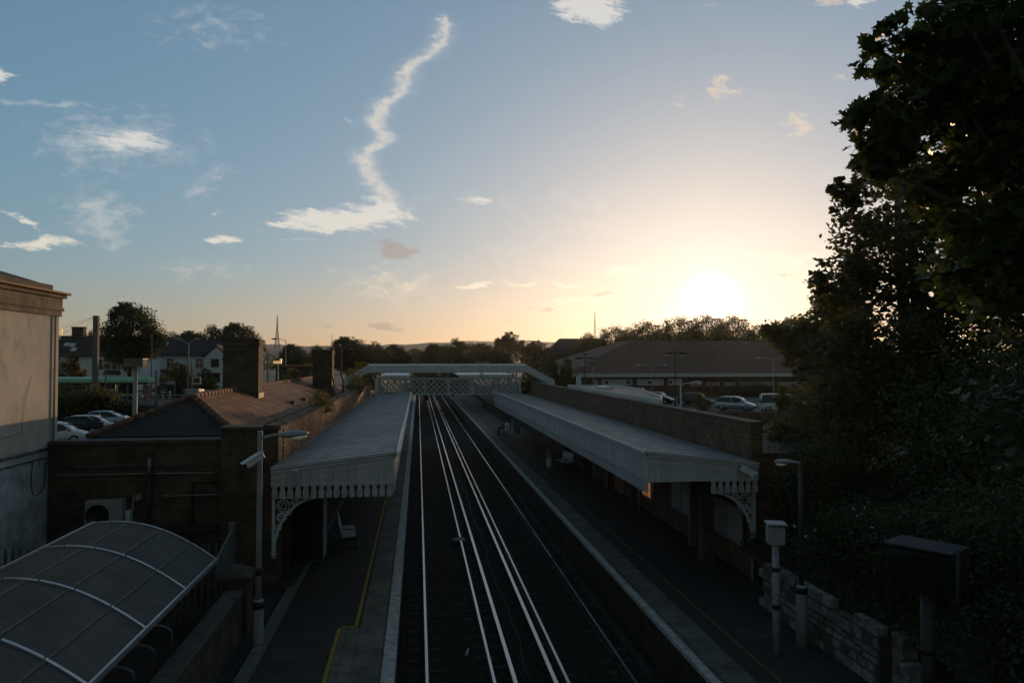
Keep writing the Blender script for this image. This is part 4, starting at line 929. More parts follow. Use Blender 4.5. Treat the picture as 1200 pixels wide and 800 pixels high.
def cctv(label, c, rz, mount, sc_=1.):
    root = thing('security_camera', label, 'camera', c, rz)
    s_ = MB(); s_.m = Matrix.Rotation(R(28), 4, 'Y'); s_.box(-.22*sc_, .22*sc_, -.08*sc_, .08*sc_, -.07*sc_, .07*sc_); s_.build('housing', M['cream'], root, world=False, bevel=.015)
    s_ = MB(); s_.m = Matrix.Rotation(R(28), 4, 'Y'); s_.box(-.25*sc_, .28*sc_, -.10*sc_, .10*sc_, .072*sc_, .085*sc_); s_.build('sun_shield', M['cream'], root, world=False)
    s_ = MB(); s_.m = Matrix.Rotation(R(28), 4, 'Y'); s_.box(.221*sc_, .226*sc_, -.06*sc_, .06*sc_, -.05*sc_, .05*sc_); s_.build('lens', M['pane'], root, world=False)
    s_ = MB(); s_.tube([(0, 0, -.06), (0, 0, -.14), mount], .025, 7); s_.build('mount', M['grey'], root, world=False)
    return root
cctv('white security camera clamped to the platform lamp post', (-3.58, 16.32, 4.12), R(215), (-.02, -.17, -.16))
cctv('white bullet camera fixed to the front boarding of the right canopy', (9.15, 18.85, 3.22), R(-35), (-.05, .26, -.1), .95)
sp_ = MB(); sp_.box(-3.37, -3.19, 19.73, 19.85, 3.02, 3.38); spk = thing('loudspeaker', 'small white loudspeaker box on the front of the left canopy', 'loudspeaker', (-3.28, 19.8, 3.02)); sp_.build('casing', M['cream'], spk, bevel=.015)
sp_ = MB(); sp_.box(-3.35, -3.21, 19.72, 19.729, 3.05, 3.35); sp_.build('grille', M['grey'], spk)

# benches, cabinet on the platforms
bench0 = None
def bench(label, x, y, rz):
    global bench0
    if bench0 is None:
        root = thing('metal_bench', label, 'bench', (x, y, 0), rz, 'metal platform benches')
        s_ = MB(); s_.m = Matrix.Rotation(R(-4), 4, 'X'); s_.box(-.85, .85, -.24, .24, .43, .455); s_.build('seat', M['gpaint'], root, world=False, bevel=.008)
        s_ = MB(); s_.m = Matrix.Translation((0, .25, .5)) @ Matrix.Rotation(R(-14), 4, 'X'); s_.box(-.85, .85, -.012, .012, 0, .48); s_.build('backrest', M['gpaint'], root, world=False, bevel=.008)
        for sx in (-.6, .6):
            s_ = MB(); s_.bar((sx, -.2, 0), (sx, -.16, .42), .05, .05); s_.bar((sx, .24, 0), (sx, .22, .45), .05, .05); s_.bar((sx, -.3, .02), (sx, .3, .02), .06, .04); s_.build('leg', M['dark'], root, world=False)
        for sx in (-.84, 0, .84):
            s_ = MB(); s_.tube([(sx, .26, .68), (sx, -.05, .68), (sx, -.2, .64), (sx, -.22, .45)], .018, 6); s_.build('armrest', M['dark'], root, world=False)
        bench0 = root
    else: dup(bench0, (x, y, 0), rz, label)
bench('silver metal bench on the left platform beneath the canopy', -2.35, 25.2, R(97))
bench('empty silver metal bench beside the standing woman', 8.45, 41.0, R(-82))
bench('silver metal bench under the seated person near the footbridge', 7.35, 61.0, R(-84))
kb = thing('equipment_cabinet', 'tall dark cabinet against the left platform wall near the bench', 'cabinet', (-3.35, 23.2, 0))
s_ = MB(); s_.box(-3.85, -2.95, 23.0, 23.9, .05, 2.0); s_.build('casing', M['dark'], kb, bevel=.02)
s_ = MB(); s_.box(-2.949, -2.93, 23.02, 23.88, .08, 1.98); s_.build('door', M['gpaint2'], kb)
s_ = MB(); s_.box(-3.83, -2.97, 23.02, 23.88, 0, .049); s_.build('plinth', M['concrete'], kb)

# ------------------------------------------------------------------ covered footbridge
YB0, YB1 = 62.0, 64.2
fb = thing('footbridge', 'covered grey station footbridge with lattice sides over the tracks', 'bridge', (2.6, 63, 0))
def lattice(x0, x1, y, z0, z1, pitch):
    s_ = MB(); s_.box(x0, x1, y-.05, y+.05, z0, z0+.12); s_.box(x0, x1, y-.05, y+.05, z1-.10, z1)
    za, zb = z0+.121, z1-.101; hh = zb-za; n = int((x1-x0)/pitch)
    for k_ in range(-8, n+8):
        for sgn, dy in ((1, -.018), (-1, .018)):
            xs_ = x0+k_*pitch; a = [xs_, za]; b = [xs_+sgn*hh, zb]
            if sgn < 0: a[0] += hh*0
            lo, hi = 0., 1.
            dx = b[0]-a[0]
            ts = sorted(((x0-a[0])/dx, (x1-a[0])/dx)); lo, hi = max(0, ts[0]), min(1, ts[1])
            if hi-lo < .05: continue
            p = (a[0]+dx*lo, y+dy, za+hh*lo); q_ = (a[0]+dx*hi, y+dy, za+hh*hi)
            s_.bar(p, q_, .075, .016, (0, 1, 0))
    return s_
for y in (YB0, YB1):
    s_ = lattice(-3.6, 8.9, y, 3.38, 4.82, .50); o = s_.build('lattice_side', M['gpaint'], fb)
    for x in np.linspace(-3.6, 8.9, 7): s_ = MB(); s_.box(x-.09, x+.09, y-.085, y+.085, 3.36, 4.84); s_.build('upright', M['gpaint'], o)
s_ = MB(); s_.box(-3.6, 8.9, YB0+.09, YB1-.09, 3.42, 3.55); s_.build('deck', M['asphalt'], fb)
for x in (-3.3, -.4, 2.6, 5.6, 8.6):
    for y in (YB0, YB1): s_ = MB(); s_.box(x-.05, x+.05, y-.05, y+.05, 4.842, 5.3); s_.build('roof_post', M['gpaint2'], fb)
s_ = MB(); s_.prism([(YB0-.35, 5.30), (YB0-.35, 5.38), (YB0-.22, 5.96), ((YB0+YB1)/2, 6.04), (YB1+.22, 5.96), (YB1+.35, 5.38), (YB1+.35, 5.30), (YB1+.2, 5.30), (YB1, 5.75), ((YB0+YB1)/2, 5.92), (YB0, 5.75), (YB0-.2, 5.30)], 'x', -4.2, 9.5); s_.build('roof', M['gpaint'], fb)
def stair(x0, z0, x1, z1, name):
    s_ = MB(); ym = (YB0+YB1)/2
    pr = [(YB0-.34, .02), (YB0-.22, .64), (ym, .72), (YB1+.22, .64), (YB1+.34, .02), (YB1+.2, -.05), (ym, .58), (YB0-.2, -.05)]
    s_._add([(x0, a, z0+b) for a, b in pr]+[(x1, a, z1+b) for a, b in pr], [tuple(range(8)), tuple(range(15, 7, -1))]+[(i, (i+1) % 8, 8+(i+1) % 8, 8+i) for i in range(8)])
    s_.build(name, M['gpaint'], fb)
stair(-4.201, 5.30, -6.3, 4.1, 'stair_roof'); stair(9.501, 5.30, 12.0, 4.0, 'stair_roof')
s_ = MB()
for i in range(12): s_.box(-3.7-.28*(i+1), -3.7-.28*i-.002, YB0+.1, YB1-.1, 3.3-.17*i-.17, 3.4-.17*i); s_.box(9.0+.28*i+.002, 9.0+.28*(i+1), YB0+.1, YB1-.1, 3.3-.17*i-.17, 3.4-.17*i)
s_.build('stair_flight', M['concrete'], fb)
for x in (-3.5, 8.8):
    for y in (YB0, YB1): s_ = MB(); s_.tube([(x, y, -.02), (x, y, 3.37)], .13, 10); s_.build('column', M['gpaint2'], fb)
for x in np.linspace(5.1, 6.2, 8): ant = MB(); ant.tube([(x, 63, 6.0), (x, 63, 6.18+.15*random.random())], .02, 5); ant.build('roof_spike', M['cream'], fb)
ant = MB(); ant.tube([(-.4, 63, 5.95), (-.4, 63, 6.35)], .02, 5); ant.tube([(3.0, 63, 5.95), (3.0, 63, 6.35)], .02, 5); ant.build('roof_aerial', M['grey'], fb)
# platform railings beyond the bridge
rl0 = None
for i, y in enumerate(np.arange(66, 96, 3.0)):
    if rl0 is None:
        rl0 = thing('platform_railing', 'tubular railing beyond the footbridge on the right platform', 'railing', (8.6, y, 0), 0, 'railings beyond the footbridge')
        s_ = MB()
        for t in np.linspace(0, 2.8, 10): s_.box(-.015, .015, t-.015, t+.015, .1, 1.2)
        s_.build('baluster_row', M['hoodp'], rl0, world=False); s_ = MB(); s_.box(-.03, .03, 0, 2.85, 1.2, 1.26); s_.build('top_rail', M['hoodp'], rl0, world=False)
        for t in (0, 2.84): s_ = MB(); s_.box(-.035, .035, t-.035, t+.035, 0, 1.199); s_.build('post', M['hoodp'], rl0, world=False)
    else: dup(rl0, (8.6, y, 0))
# pale sheds and train sidings roofs past the bridge
def shed(label, x0, x1, y0, y1, z0, z1, m_):
    root = thing('platform_shelter', label, 'shelter', ((x0+x1)/2, y0, 0)); s_ = MB(); s_.hexa([(x0, y0, z1-.25), (x1, y0, z1-.25), (x1, y1, z1), (x0, y1, z1)], [(x0, y0, z1-.1), (x1, y0, z1-.1), (x1, y1, z1+.15), (x0, y1, z1+.15)]); s_.build('roof', m_, root)
    for x in (x0+.4, x1-.4):
        for y in (y0+1, y1-1): s_ = MB(); s_.box(x-.08, x+.08, y-.08, y+.08, z0, z1-.26); s_.build('post', M['gpaint2'], root)
    s_ = MB(); s_.box(x0, x1, y0-.06, y0-.002, z1-.5, z1-.05); s_.build('fascia', M['cream'], root); return root
shed('pale shelter seen under the footbridge roof at its left end', -4.6, -1.2, 88, 100, 0, 4.6, M['cream'])
shed('long pale shelter seen under the footbridge roof at its right end', 5.2, 12.6, 92, 112, 0, 4.6, M['cream'])

# ------------------------------------------------------------------ people
def skin_body(name, joints, edges, radii, m_, root, sub=1):
    me = bpy.data.meshes.new(name); me.from_pydata(joints, edges, []); o = bpy.data.objects.new(name, me); COL.objects.link(o); o.parent = root
    md = o.modifiers.new('skin', 'SKIN'); md.use_smooth_shade = True
    for i, r_ in enumerate(radii): me.skin_vertices[0].data[i].radius = (r_, r_)
    me.skin_vertices[0].data[0].use_root = True
    s_ = o.modifiers.new('sub', 'SUBSURF'); s_.levels = sub; s_.render_levels = sub; me.materials.append(m_); return o
def person(label, loc, rz, pose, top, bottom, hair, skirt=False, sc_=1.0):
    root = thing('person', label, 'person', loc, rz); root.scale = (sc_,)*3
    if pose == 'sit':
        J = [(0, 0, .50), (0, .02, .72), (0, .03, .93), (0, .0, 1.02), (0, -.02, 1.12), (0, -.03, 1.20), (.10, -.02, .50), (.12, -.42, .50), (.12, -.40, .10), (.12, -.52, .05), (-.10, -.02, .50), (-.12, -.42, .50), (-.12, -.38, .10), (-.12, -.50, .05), (.19, .02, .92), (.24, -.05, .68), (.16, -.26, .58), (.14, -.33, .56), (-.19, .02, .92), (-.24, -.05, .68), (-.16, -.26, .58), (-.14, -.33, .56)]
    else:
        J = [(0, 0, .93), (0, .01, 1.15), (0, .01, 1.36), (0, .0, 1.45), (0, -.01, 1.53), (0, -.01, 1.62), (.09, 0, .88), (.10, -.01, .48), (.10, .02, .09), (.11, -.13, .04), (-.09, 0, .88), (-.10, .02, .48), (-.11, .06, .09), (-.12, -.09, .04), (.18, .01, 1.36), (.23, .03, 1.09), (.21, -.10, .88), (.20, -.15, .83), (-.18, .01, 1.36), (-.24, .04, 1.10), (-.20, -.12, 1.00), (-.13, -.20, 1.04)]
    E_ = [(0, 1), (1, 2), (2, 3), (3, 4), (4, 5), (0, 6), (6, 7), (7, 8), (8, 9), (0, 10), (10, 11), (11, 12), (12, 13), (2, 14), (14, 15), (15, 16), (16, 17), (2, 18), (18, 19), (19, 20), (20, 21)]
    Rr = [.125, .105, .13, .05, .075, .08, .09, .06, .042, .038, .09, .06, .042, .038, .06, .042, .032, .035, .06, .042, .032, .035]
    skin_body('body', J, E_, Rr, M['skin'], root)
    hz = J[5][2]; hy = J[5][1]
    s_ = MB(); s_.ball((0, hy-.005, hz-.03), (.078, .092, .115), 12, 8); s_.ball((0, hy-.10, hz-.04), (.012, .018, .016), 6, 4); s_.build('face', M['skin'], root, world=False)
    s_ = MB(); s_.ball((0, hy+.02, hz+.0), (.098, .105, .115), 12, 8); s_.ball((0, hy+.08, hz-.14), (.075, .04, .14), 10, 6); s_.build('hair', hair, root, world=False)
    zb = J[0][2]
    s_ = MB(); s_.m = Matrix.Diagonal((1.0, .72, 1, 1)); s_.lathe((0, .01, zb-.04), [(.17, 0), (.165, .1), (.15, .22), (.185, .40), (.19, .46), (.12, .52), (.06, .545)], 16)
    s_.m = None
    for sx in (1, -1): a, b = J[14 if sx > 0 else 18], J[15 if sx > 0 else 19]; s_.tube([(a[0]*.8, a[1], a[2]), (a[0], a[1], a[2]), ((a[0]+b[0])/2, (a[1]+b[1])/2, (a[2]+b[2])/2)], [.07, .07, .055], 8)
    s_.build('top', top, root, world=False)
    s_ = MB()
    if skirt: s_.m = Matrix.Diagonal((1, .8, 1, 1)); s_.lathe((0, .01, .40), [(.21, 0), (.215, .02), (.20, .25), (.185, .42), (.15, .58), (.145, .6)], 18)
    else:
        for b in (6, 10): s_.tube([J[0], J[b], J[b+1], J[b+2]], [.12, .10, .075, .058], 10)
    s_.build('skirt' if skirt else 'trousers', bottom, root, world=False)
    s_ = MB()
    for b in (9, 13): s_.ball((J[b][0], J[b][1]+.04, .035), (.045, .12, .04), 8, 5)
    s_.build('shoes', M['dark'], root, world=False)
    return root
person('woman in pale skirt and grey top with red brown hair standing on the right platform', (7.37, 39.5, 0), R(190), 'stand', M['cloth_g'], M['cloth_w'], M['hair'], True, .92)
person('person in rust coloured top sitting on the far bench by the footbridge', (7.30, 61.0, 0), R(-96), 'sit', M['cloth_r'], M['cloth_d'], M['hair'])
person('person in dark clothes walking past the white parked van', on(893, 481.5, 1.2), R(60), 'stand', M['cloth_d'], M['cloth_d'], M['hair'])
# ------------------------------------------------------------------ right foreground: rubble wall, posts, plants
rw = thing('rubble_wall', 'low whitewashed rubble stone wall beneath the shrubs on the right platform', 'wall', (8.9, 15, 0))
rng2 = np.random.default_rng(21); s_ = MB(); core_ = MB(); core_.box(8.79, 9.2, 12.7, 17.3, -.02, 1.0); core_.build('core', M['cap'], rw)
z = 0.0
while z < 1.05:
    hh = .14 + .12*rng2.random(); y = 12.65 + .2*rng2.random()
    top_gap = z > .75
    while y < 17.1:
        ll_ = .22 + .32*rng2.random()
        if not (top_gap and rng2.random() < .35):
            dpt = .05*rng2.random(); cx_, cy_ = 8.76+dpt, y+ll_/2
            a = [(8.74+dpt+.02*rng2.random(), y+.012+.02*rng2.random(), z+.012+.02*rng2.random()), (9.0, y+.012, z+.012), (9.0, y+ll_-.012, z+.012), (8.74+dpt+.02*rng2.random(), y+ll_-.012-.02*rng2.random(), z+.012+.02*rng2.random())]
            b = [(p[0]+.01*rng2.random(), p[1], z+hh-.012-.025*rng2.random()) for p in a]
            s_.hexa(a, b)
        y += ll_
    z += hh
s_.build('stonework', M['stone'], rw, bevel=.009)
s_ = MB(); s_.box(8.98, 9.35, 12.34, 12.64, -.02, 1.14); s_.box(8.9, 9.32, 12.02, 12.3, -.02, .7); s_.build('broken_end', M['stone'], rw, bevel=.03)
st_ = thing('stone_steps', 'worn dark steps climbing the bank past the end of the rubble wall', 'steps', (9.6, 12, 0))
for i in range(5):
    s_ = MB(); s_.box(9.1+.32*i, 9.1+.32*(i+1)-.004, 10.9, 11.95, -.02, .25+.25*i); s_.build('step', M['cap'], st_)
# post with a box-shaped monitor, turned to the train driver
def monitor(label, x, y, ztop, w, h_, d, rz, rpost, bands, hood):
    root = thing('platform_monitor', label, 'monitor', (x, y, 0), rz)
    s_ = MB(); s_.lathe((0, 0, -.02), [(rpost, 0), (rpost, ztop-h_+.02)], 12); po = s_.build('post', M['gpaint2'] if not hood else M['hoodp'], root, world=False)
    for z in bands: s_ = MB(); s_.lathe((0, 0, z), [(rpost+.008, 0), (rpost+.008, .10)], 12); s_.build('black_band', M['dark'], po, world=False)
    s_ = MB(); s_.hexa([(-w/2, -d/2, ztop-h_), (w/2, -d/2, ztop-h_), (w/2, d/2, ztop-h_+.03), (-w/2, d/2, ztop-h_+.03)], [(-w/2, -d/2-.04, ztop-.05), (w/2, -d/2-.04, ztop-.05), (w/2, d/2, ztop), (-w/2, d/2, ztop)]); s_.build('housing', M['gpaint2'] if not hood else M['dark'], root, world=False, bevel=.012)
    s_ = MB(); s_.box(-w/2-.03, w/2+.03, -d/2-.10, d/2+.03, ztop+.002, ztop+.03); s_.build('hood', M['gpaint2'] if not hood else M['hoodp'], root, world=False)
    s_ = MB(); s_.hexa([(-w/2+.03, -d/2-.012, ztop-h_+.03), (w/2-.03, -d/2-.012, ztop-h_+.03), (w/2-.03, -d/2-.002, ztop-h_+.03), (-w/2+.03, -d/2-.002, ztop-h_+.03)], [(-w/2+.03, -d/2-.05, ztop-.08), (w/2-.03, -d/2-.05, ztop-.08), (w/2-.03, -d/2-.04, ztop-.08), (-w/2+.03, -d/2-.04, ztop-.08)]); s_.build('screen', M['gpaint2'] if not hood else M['pane'], root, world=False)
    return root
monitor('slim grey post carrying a pale box monitor beside the canopy end', 7.70, 14.6, 2.78, .35, .44, .28, R(-16), .075, (.95, 1.75), False)
m2 = monitor('hooded dark monitor housing on a stout post in front of the bushes', 8.50, 11.0, 3.20, 1.0, .72, .62, R(-58), .11, (1.4,), True)
s_ = MB(); s_.tube([(.56, -.3, 2.2), (.56, -.3, 3.3)], .03, 6); s_.tube([(.56, -.3, 2.45), (.1, 0, 2.45)], .025, 6); s_.tube([(.56, .2, 2.3), (.56, -.3, 2.3)], .025, 6); s_.build('bracket_pole', M['hoodp'], m2, world=False)
lp2 = thing('lamp_post', 'slim grey platform lamp post rising in front of the rubble wall', 'lamp post', (8.49, 14.95, 0))
s_ = MB(); s_.lathe((8.49, 14.95, -.02), [(.125, 0), (.12, 1.25), (.11, 1.3), (.075, 1.34)], 14); s_.build('base_section', M['gpaint2'], lp2)
s_ = MB(); s_.lathe((8.49, 14.95, 1.32), [(.055, 0), (.045, 1.4), (.04, 2.72)], 12); s_.build('column', M['hoodp'], lp2)
for z in (1.14, 1.95): s_ = MB(); s_.lathe((8.49, 14.95, z), [(.13 if z < 1.3 else .072, 0), (.13 if z < 1.3 else .068, .13)], 12); s_.build('black_band', M['dark'], lp2)
s_ = MB(); s_.tube([(8.49, 14.95, 4.02), (8.24, 14.95, 4.06)], .03, 8); s_.build('arm', M['gpaint2'], lp2)
s_ = MB(); s_.ball((8.09, 14.95, 4.06), (.22, .10, .06), 12, 7); ln = s_.build('lantern', M['grey'], lp2); s_ = MB(); s_.ball((8.04, 14.95, 4.02), (.13, .07, .05), 10, 6); s_.build('lens', M['lens'], ln)

tuft('rose bush dotted with white blossom above the rubble wall', (10.4, 15.6, 1.3), (1.3, 1.5, .95), 9000, .075, LF['dark'], 'shrub', 'flowering_shrub', tpl='leaf6', flowers=130)
tuft('dark leafy shrub between the canopy end and the flowering bush', (10.9, 18.2, 1.4), (1.2, 1.2, 1.5), 8000, .085, LF['dark'], 'shrub', 'shrub', tpl='leaf6')
tuft('dense dark shrub behind the hooded monitor', (11.0, 11.6, 1.6), (1.5, 2.0, 1.4), 9000, .085, LF['dark'], 'shrub', 'shrub', tpl='leaf6')
tuft('thick shrub in the lower right corner beneath the maple', (9.9, 8.2, .9), (1.3, 2.2, 1.2), 8000, .085, LF['dark'], 'shrub', 'shrub', tpl='leaf6')
tuft('tall unlit shrub on the bank under the big trees', (14.0, 15.5, 2.6), (2.3, 2.6, 2.2), 11000, .11, LF['dark'], 'shrub', 'shrub', tpl='leaf6')
tuft('broad shrub on top of the bank behind the slim lamp post', (13.2, 20.5, 2.0), (2.2, 2.0, 2.1), 11000, .10, LF['mid'], 'shrub', 'shrub', tpl='leaf6')

def lobes_at(base, items):
    out_ = []
    for u, v, y, r_, rz_ in items:
        p = pt(u, v, y); out_.append((p[0]-base[0], p[1]-base[1], p[2]-base[2], r_, r_, rz_))
    return out_
q_ = np.random.default_rng(91); n = 60000; bx = q_.uniform(9.0, 20, n); by = q_.uniform(6, 19.2, n)
bz = np.array([1.0+bank(a, b) for a, b in zip(bx, by)]) + .02 + .22*q_.random(n)
o = leaf_mesh('ground_ivy', np.stack([bx, by, bz], 1), .085, 'leaf6', q_, LF['dark']); o['kind'] = 'stuff'
tuft('dark shrub filling the gap past the right parapet end', (pt(905, 0, 24.5)[0], 24.5, 1.0), (1.7, 1.2, 1.9), 8000, .11, LF['dark'], 'shrub', 'shrub', tpl='leaf6')
tuft('leafy shrub against the end wall of the right station building', (10.9, 18.9, .9), (.9, .5, 1.3), 4000, .09, LF['dark'], 'shrub', 'shrub', tpl='leaf6')
tuft('sprawling dark shrub on the bank above the worn steps', (10.6, 13.4, 1.4), (1.2, 1.3, 1.1), 8000, .085, LF['dark'], 'shrub', 'shrub', tpl='leaf6')
tuft('dark bush lowest on the bank beside the stout monitor post', (10.0, 10.2, 1.0), (.9, 1.1, .9), 6000, .08, LF['dark'], 'shrub', 'shrub', tpl='leaf6')
# big maple beside the bridge
b0 = (9.4, 7.6, 1.8)
tree('maple_tree', 'big maple with broad lobed leaves hanging in at the upper right', b0,
     lobes_at(b0, [(1150, 40, 7.4, 1.15, .8), (1090, 125, 7.8, .95, .55), (1050, 150, 7.6, .55, .40), (1175, 190, 7.6, 1.0, .7), (1090, 60, 7.8, .55, .45), (1045, 45, 7.7, .42, .34), (1015, 128, 7.7, .40, .28), (1065, 95, 7.7, .55, .42), (1045, 190, 7.8, .40, .30), (1110, 215, 8.0, .55, .4), (1200, 320, 7.8, .9, .8), (1190, 110, 8.6, 1.3, 1.0), (1260, 250, 7.0, 1.3, 1.3), (1300, 60, 8, 1.6, 1.3), (1150, 280, 8.2, .5, .4), (1230, 470, 8.6, 1.0, 1.0)]),
     10500, .145, LF['maple'], 'maple', 11, .22, clump=30, sig=.20, shell=.3, limbs=70)
b1 = (16.2, 21.0, 2.4)
tree('broadleaf_tree', 'tall dense tree filling the right side behind the maple', b1,
     lobes_at(b1, [(1040, 300, 20.5, 1.7, 1.5), (1010, 240, 20.5, .8, .9), (976, 222, 20.5, .28, .75), (1003, 212, 20.5, .32, .8), (985, 330, 20.2, .9, 1.0), (1100, 250, 21, 2.0, 1.6), (1130, 390, 20, 2.2, 1.8), (1040, 400, 20, 1.7, 1.5), (1180, 300, 22, 2.6, 2.2), (980, 400, 20.2, 1.0, .9), (1100, 470, 19.0, 1.9, 1.3), (1190, 480, 18, 2.2, 1.8), (1010, 470, 20, 1.5, 1.1), (1060, 190, 21.5, 1.2, 1.2), (960, 340, 20.5, .4, .5)]),
     46000, .17, LF['dark'], 'leaf6', 12, .34, clump=46, sig=.17, shell=.3, limbs=26, loose=.02)
b2 = (16.9, 30.5, 1.3)
tree('broadleaf_tree', 'sun fringed bushy tree between the car park and the tall dense tree', b2,
     lobes_at(b2, [(965, 400, 30, 1.8, 1.2), (930, 395, 31, 1.2, .8), (905, 388, 31.5, .7, .45), (985, 355, 30, 1.3, 1.1), (1000, 440, 29, 1.9, 1.6), (960, 460, 29, 1.1, 1.2), (1010, 500, 28, 1.8, 1.2), (930, 425, 31, .6, .5)]),
     20000, .20, LF['mid'], 'leaf6', 13, .26, clump=40, sig=.18, shell=.35, limbs=20)
b3 = (12.2, 22.6, 1.2)
tree('elder_bush', 'loose golden edged bush overhanging the end of the right canopy', b3,
     lobes_at(b3, [(955, 490, 22.5, .95, .75), (925, 500, 22.6, .55, .55), (920, 465, 23, .45, .45), (985, 520, 22, 1.0, .8), (945, 540, 22, .8, .55), (905, 520, 22.8, .3, .35)]),
     9000, .14, LF['olive'], 'leaf6', 14, .10, clump=30, sig=.2, shell=.3, limbs=16, cat='bush')
# ------------------------------------------------------------------ supermarket and its car park
mk = thing('supermarket', 'large low supermarket with broad brown hipped roof and white fascia', 'supermarket', (42, 100, 1.2))
s_ = MB(); s_.box(21.5, 66, 100.5, 140, 1.2, 4.0); s_.build('wall', M['rbrick'], mk)
s_ = MB(); s_.hexa([(20.6, 99.6, 4.45), (67, 99.6, 4.45), (67, 141, 4.45), (20.6, 141, 4.45)], [(36, 117, 9.8), (62, 117, 9.8), (62, 125, 9.8), (36, 125, 9.8)]); s_.build('roof', M['stile'], mk)
s_ = MB(); s_.hexa([(26, 99.3, 4.46), (57, 99.3, 4.46), (54, 114, 4.46), (29, 114, 4.46)], [(39, 114.5, 8.6), (45, 114.5, 8.6), (45, 116, 8.7), (39, 116, 8.7)]); s_.build('front_gable_roof', M['stile'], mk)
s_ = MB(); s_.box(20.4, 67.2, 99.2, 99.55, 4.0, 4.5); s_.box(20.4, 20.7, 99.56, 141, 4.0, 4.5); s_.build('fascia', M['fascia'], mk)
s_ = MB(); s_.box(20.7, 67, 99.56, 100.49, 4.02, 4.1); s_.build('soffit', M['gpaint2'], mk)
s_ = MB(); s_.box(pt(696, 0, 100)[0], pt(797, 0, 100)[0], 100.2, 100.49, 2.75, 3.7); pn = s_.build('window_band', M['fascia'], mk)
for x in np.arange(pt(699, 0, 100)[0], pt(794, 0, 100)[0]-1.6, 3.2): s_ = MB(); s_.box(x+1.2, x+1.6, 100.14, 100.19, 3.0, 3.4); s_.build('vent_grille', M['dark'], pn)
for x in (26, 31.3, 36.0, 41.6, 47, 53, 59): s_ = MB(); s_.box(x-.22, x+.22, 99.7, 100.19, 1.2, 4.0); s_.build('pillar', M['rbrick'], mk)
s_ = MB(); s_.box(pt(846, 0, 100)[0], 66, 100.2, 100.49, 2.6, 3.2); s_.build('canopy_board', M['gpaint2'], mk)
def text(body, loc, size, m_, parent, ext=.03, rot=(R(90), 0, 0)):
    c_ = bpy.data.curves.new('lettering', 'FONT'); c_.body = body; c_.size = size; c_.extrude = ext; c_.align_x = 'LEFT'
    tmp = bpy.data.objects.new('lettering_curve', c_); COL.objects.link(tmp); me = bpy.data.meshes.new_from_object(tmp.evaluated_get(bpy.context.evaluated_depsgraph_get())); bpy.data.objects.remove(tmp)
    me.materials.clear(); me.materials.append(m_); o = bpy.data.objects.new('lettering', me); COL.objects.link(o); o.location = loc; o.rotation_euler = rot
    if parent is not None:
        r_ = parent
        while r_.parent is not None: r_ = r_.parent
        o.parent = parent; o.location = Vector(loc) - r_.location
    return o
text('MORRISONS', (pt(805, 0, 99.95)[0], 99.95, 2.62), .84, M['signwhite'], mk)
tuft('dark clipped hedge in front of the supermarket wall', (47.5, 96, 1.2), (4.5, .8, .9), 2500, .3, LF['dark'], 'hedge', 'hedge')

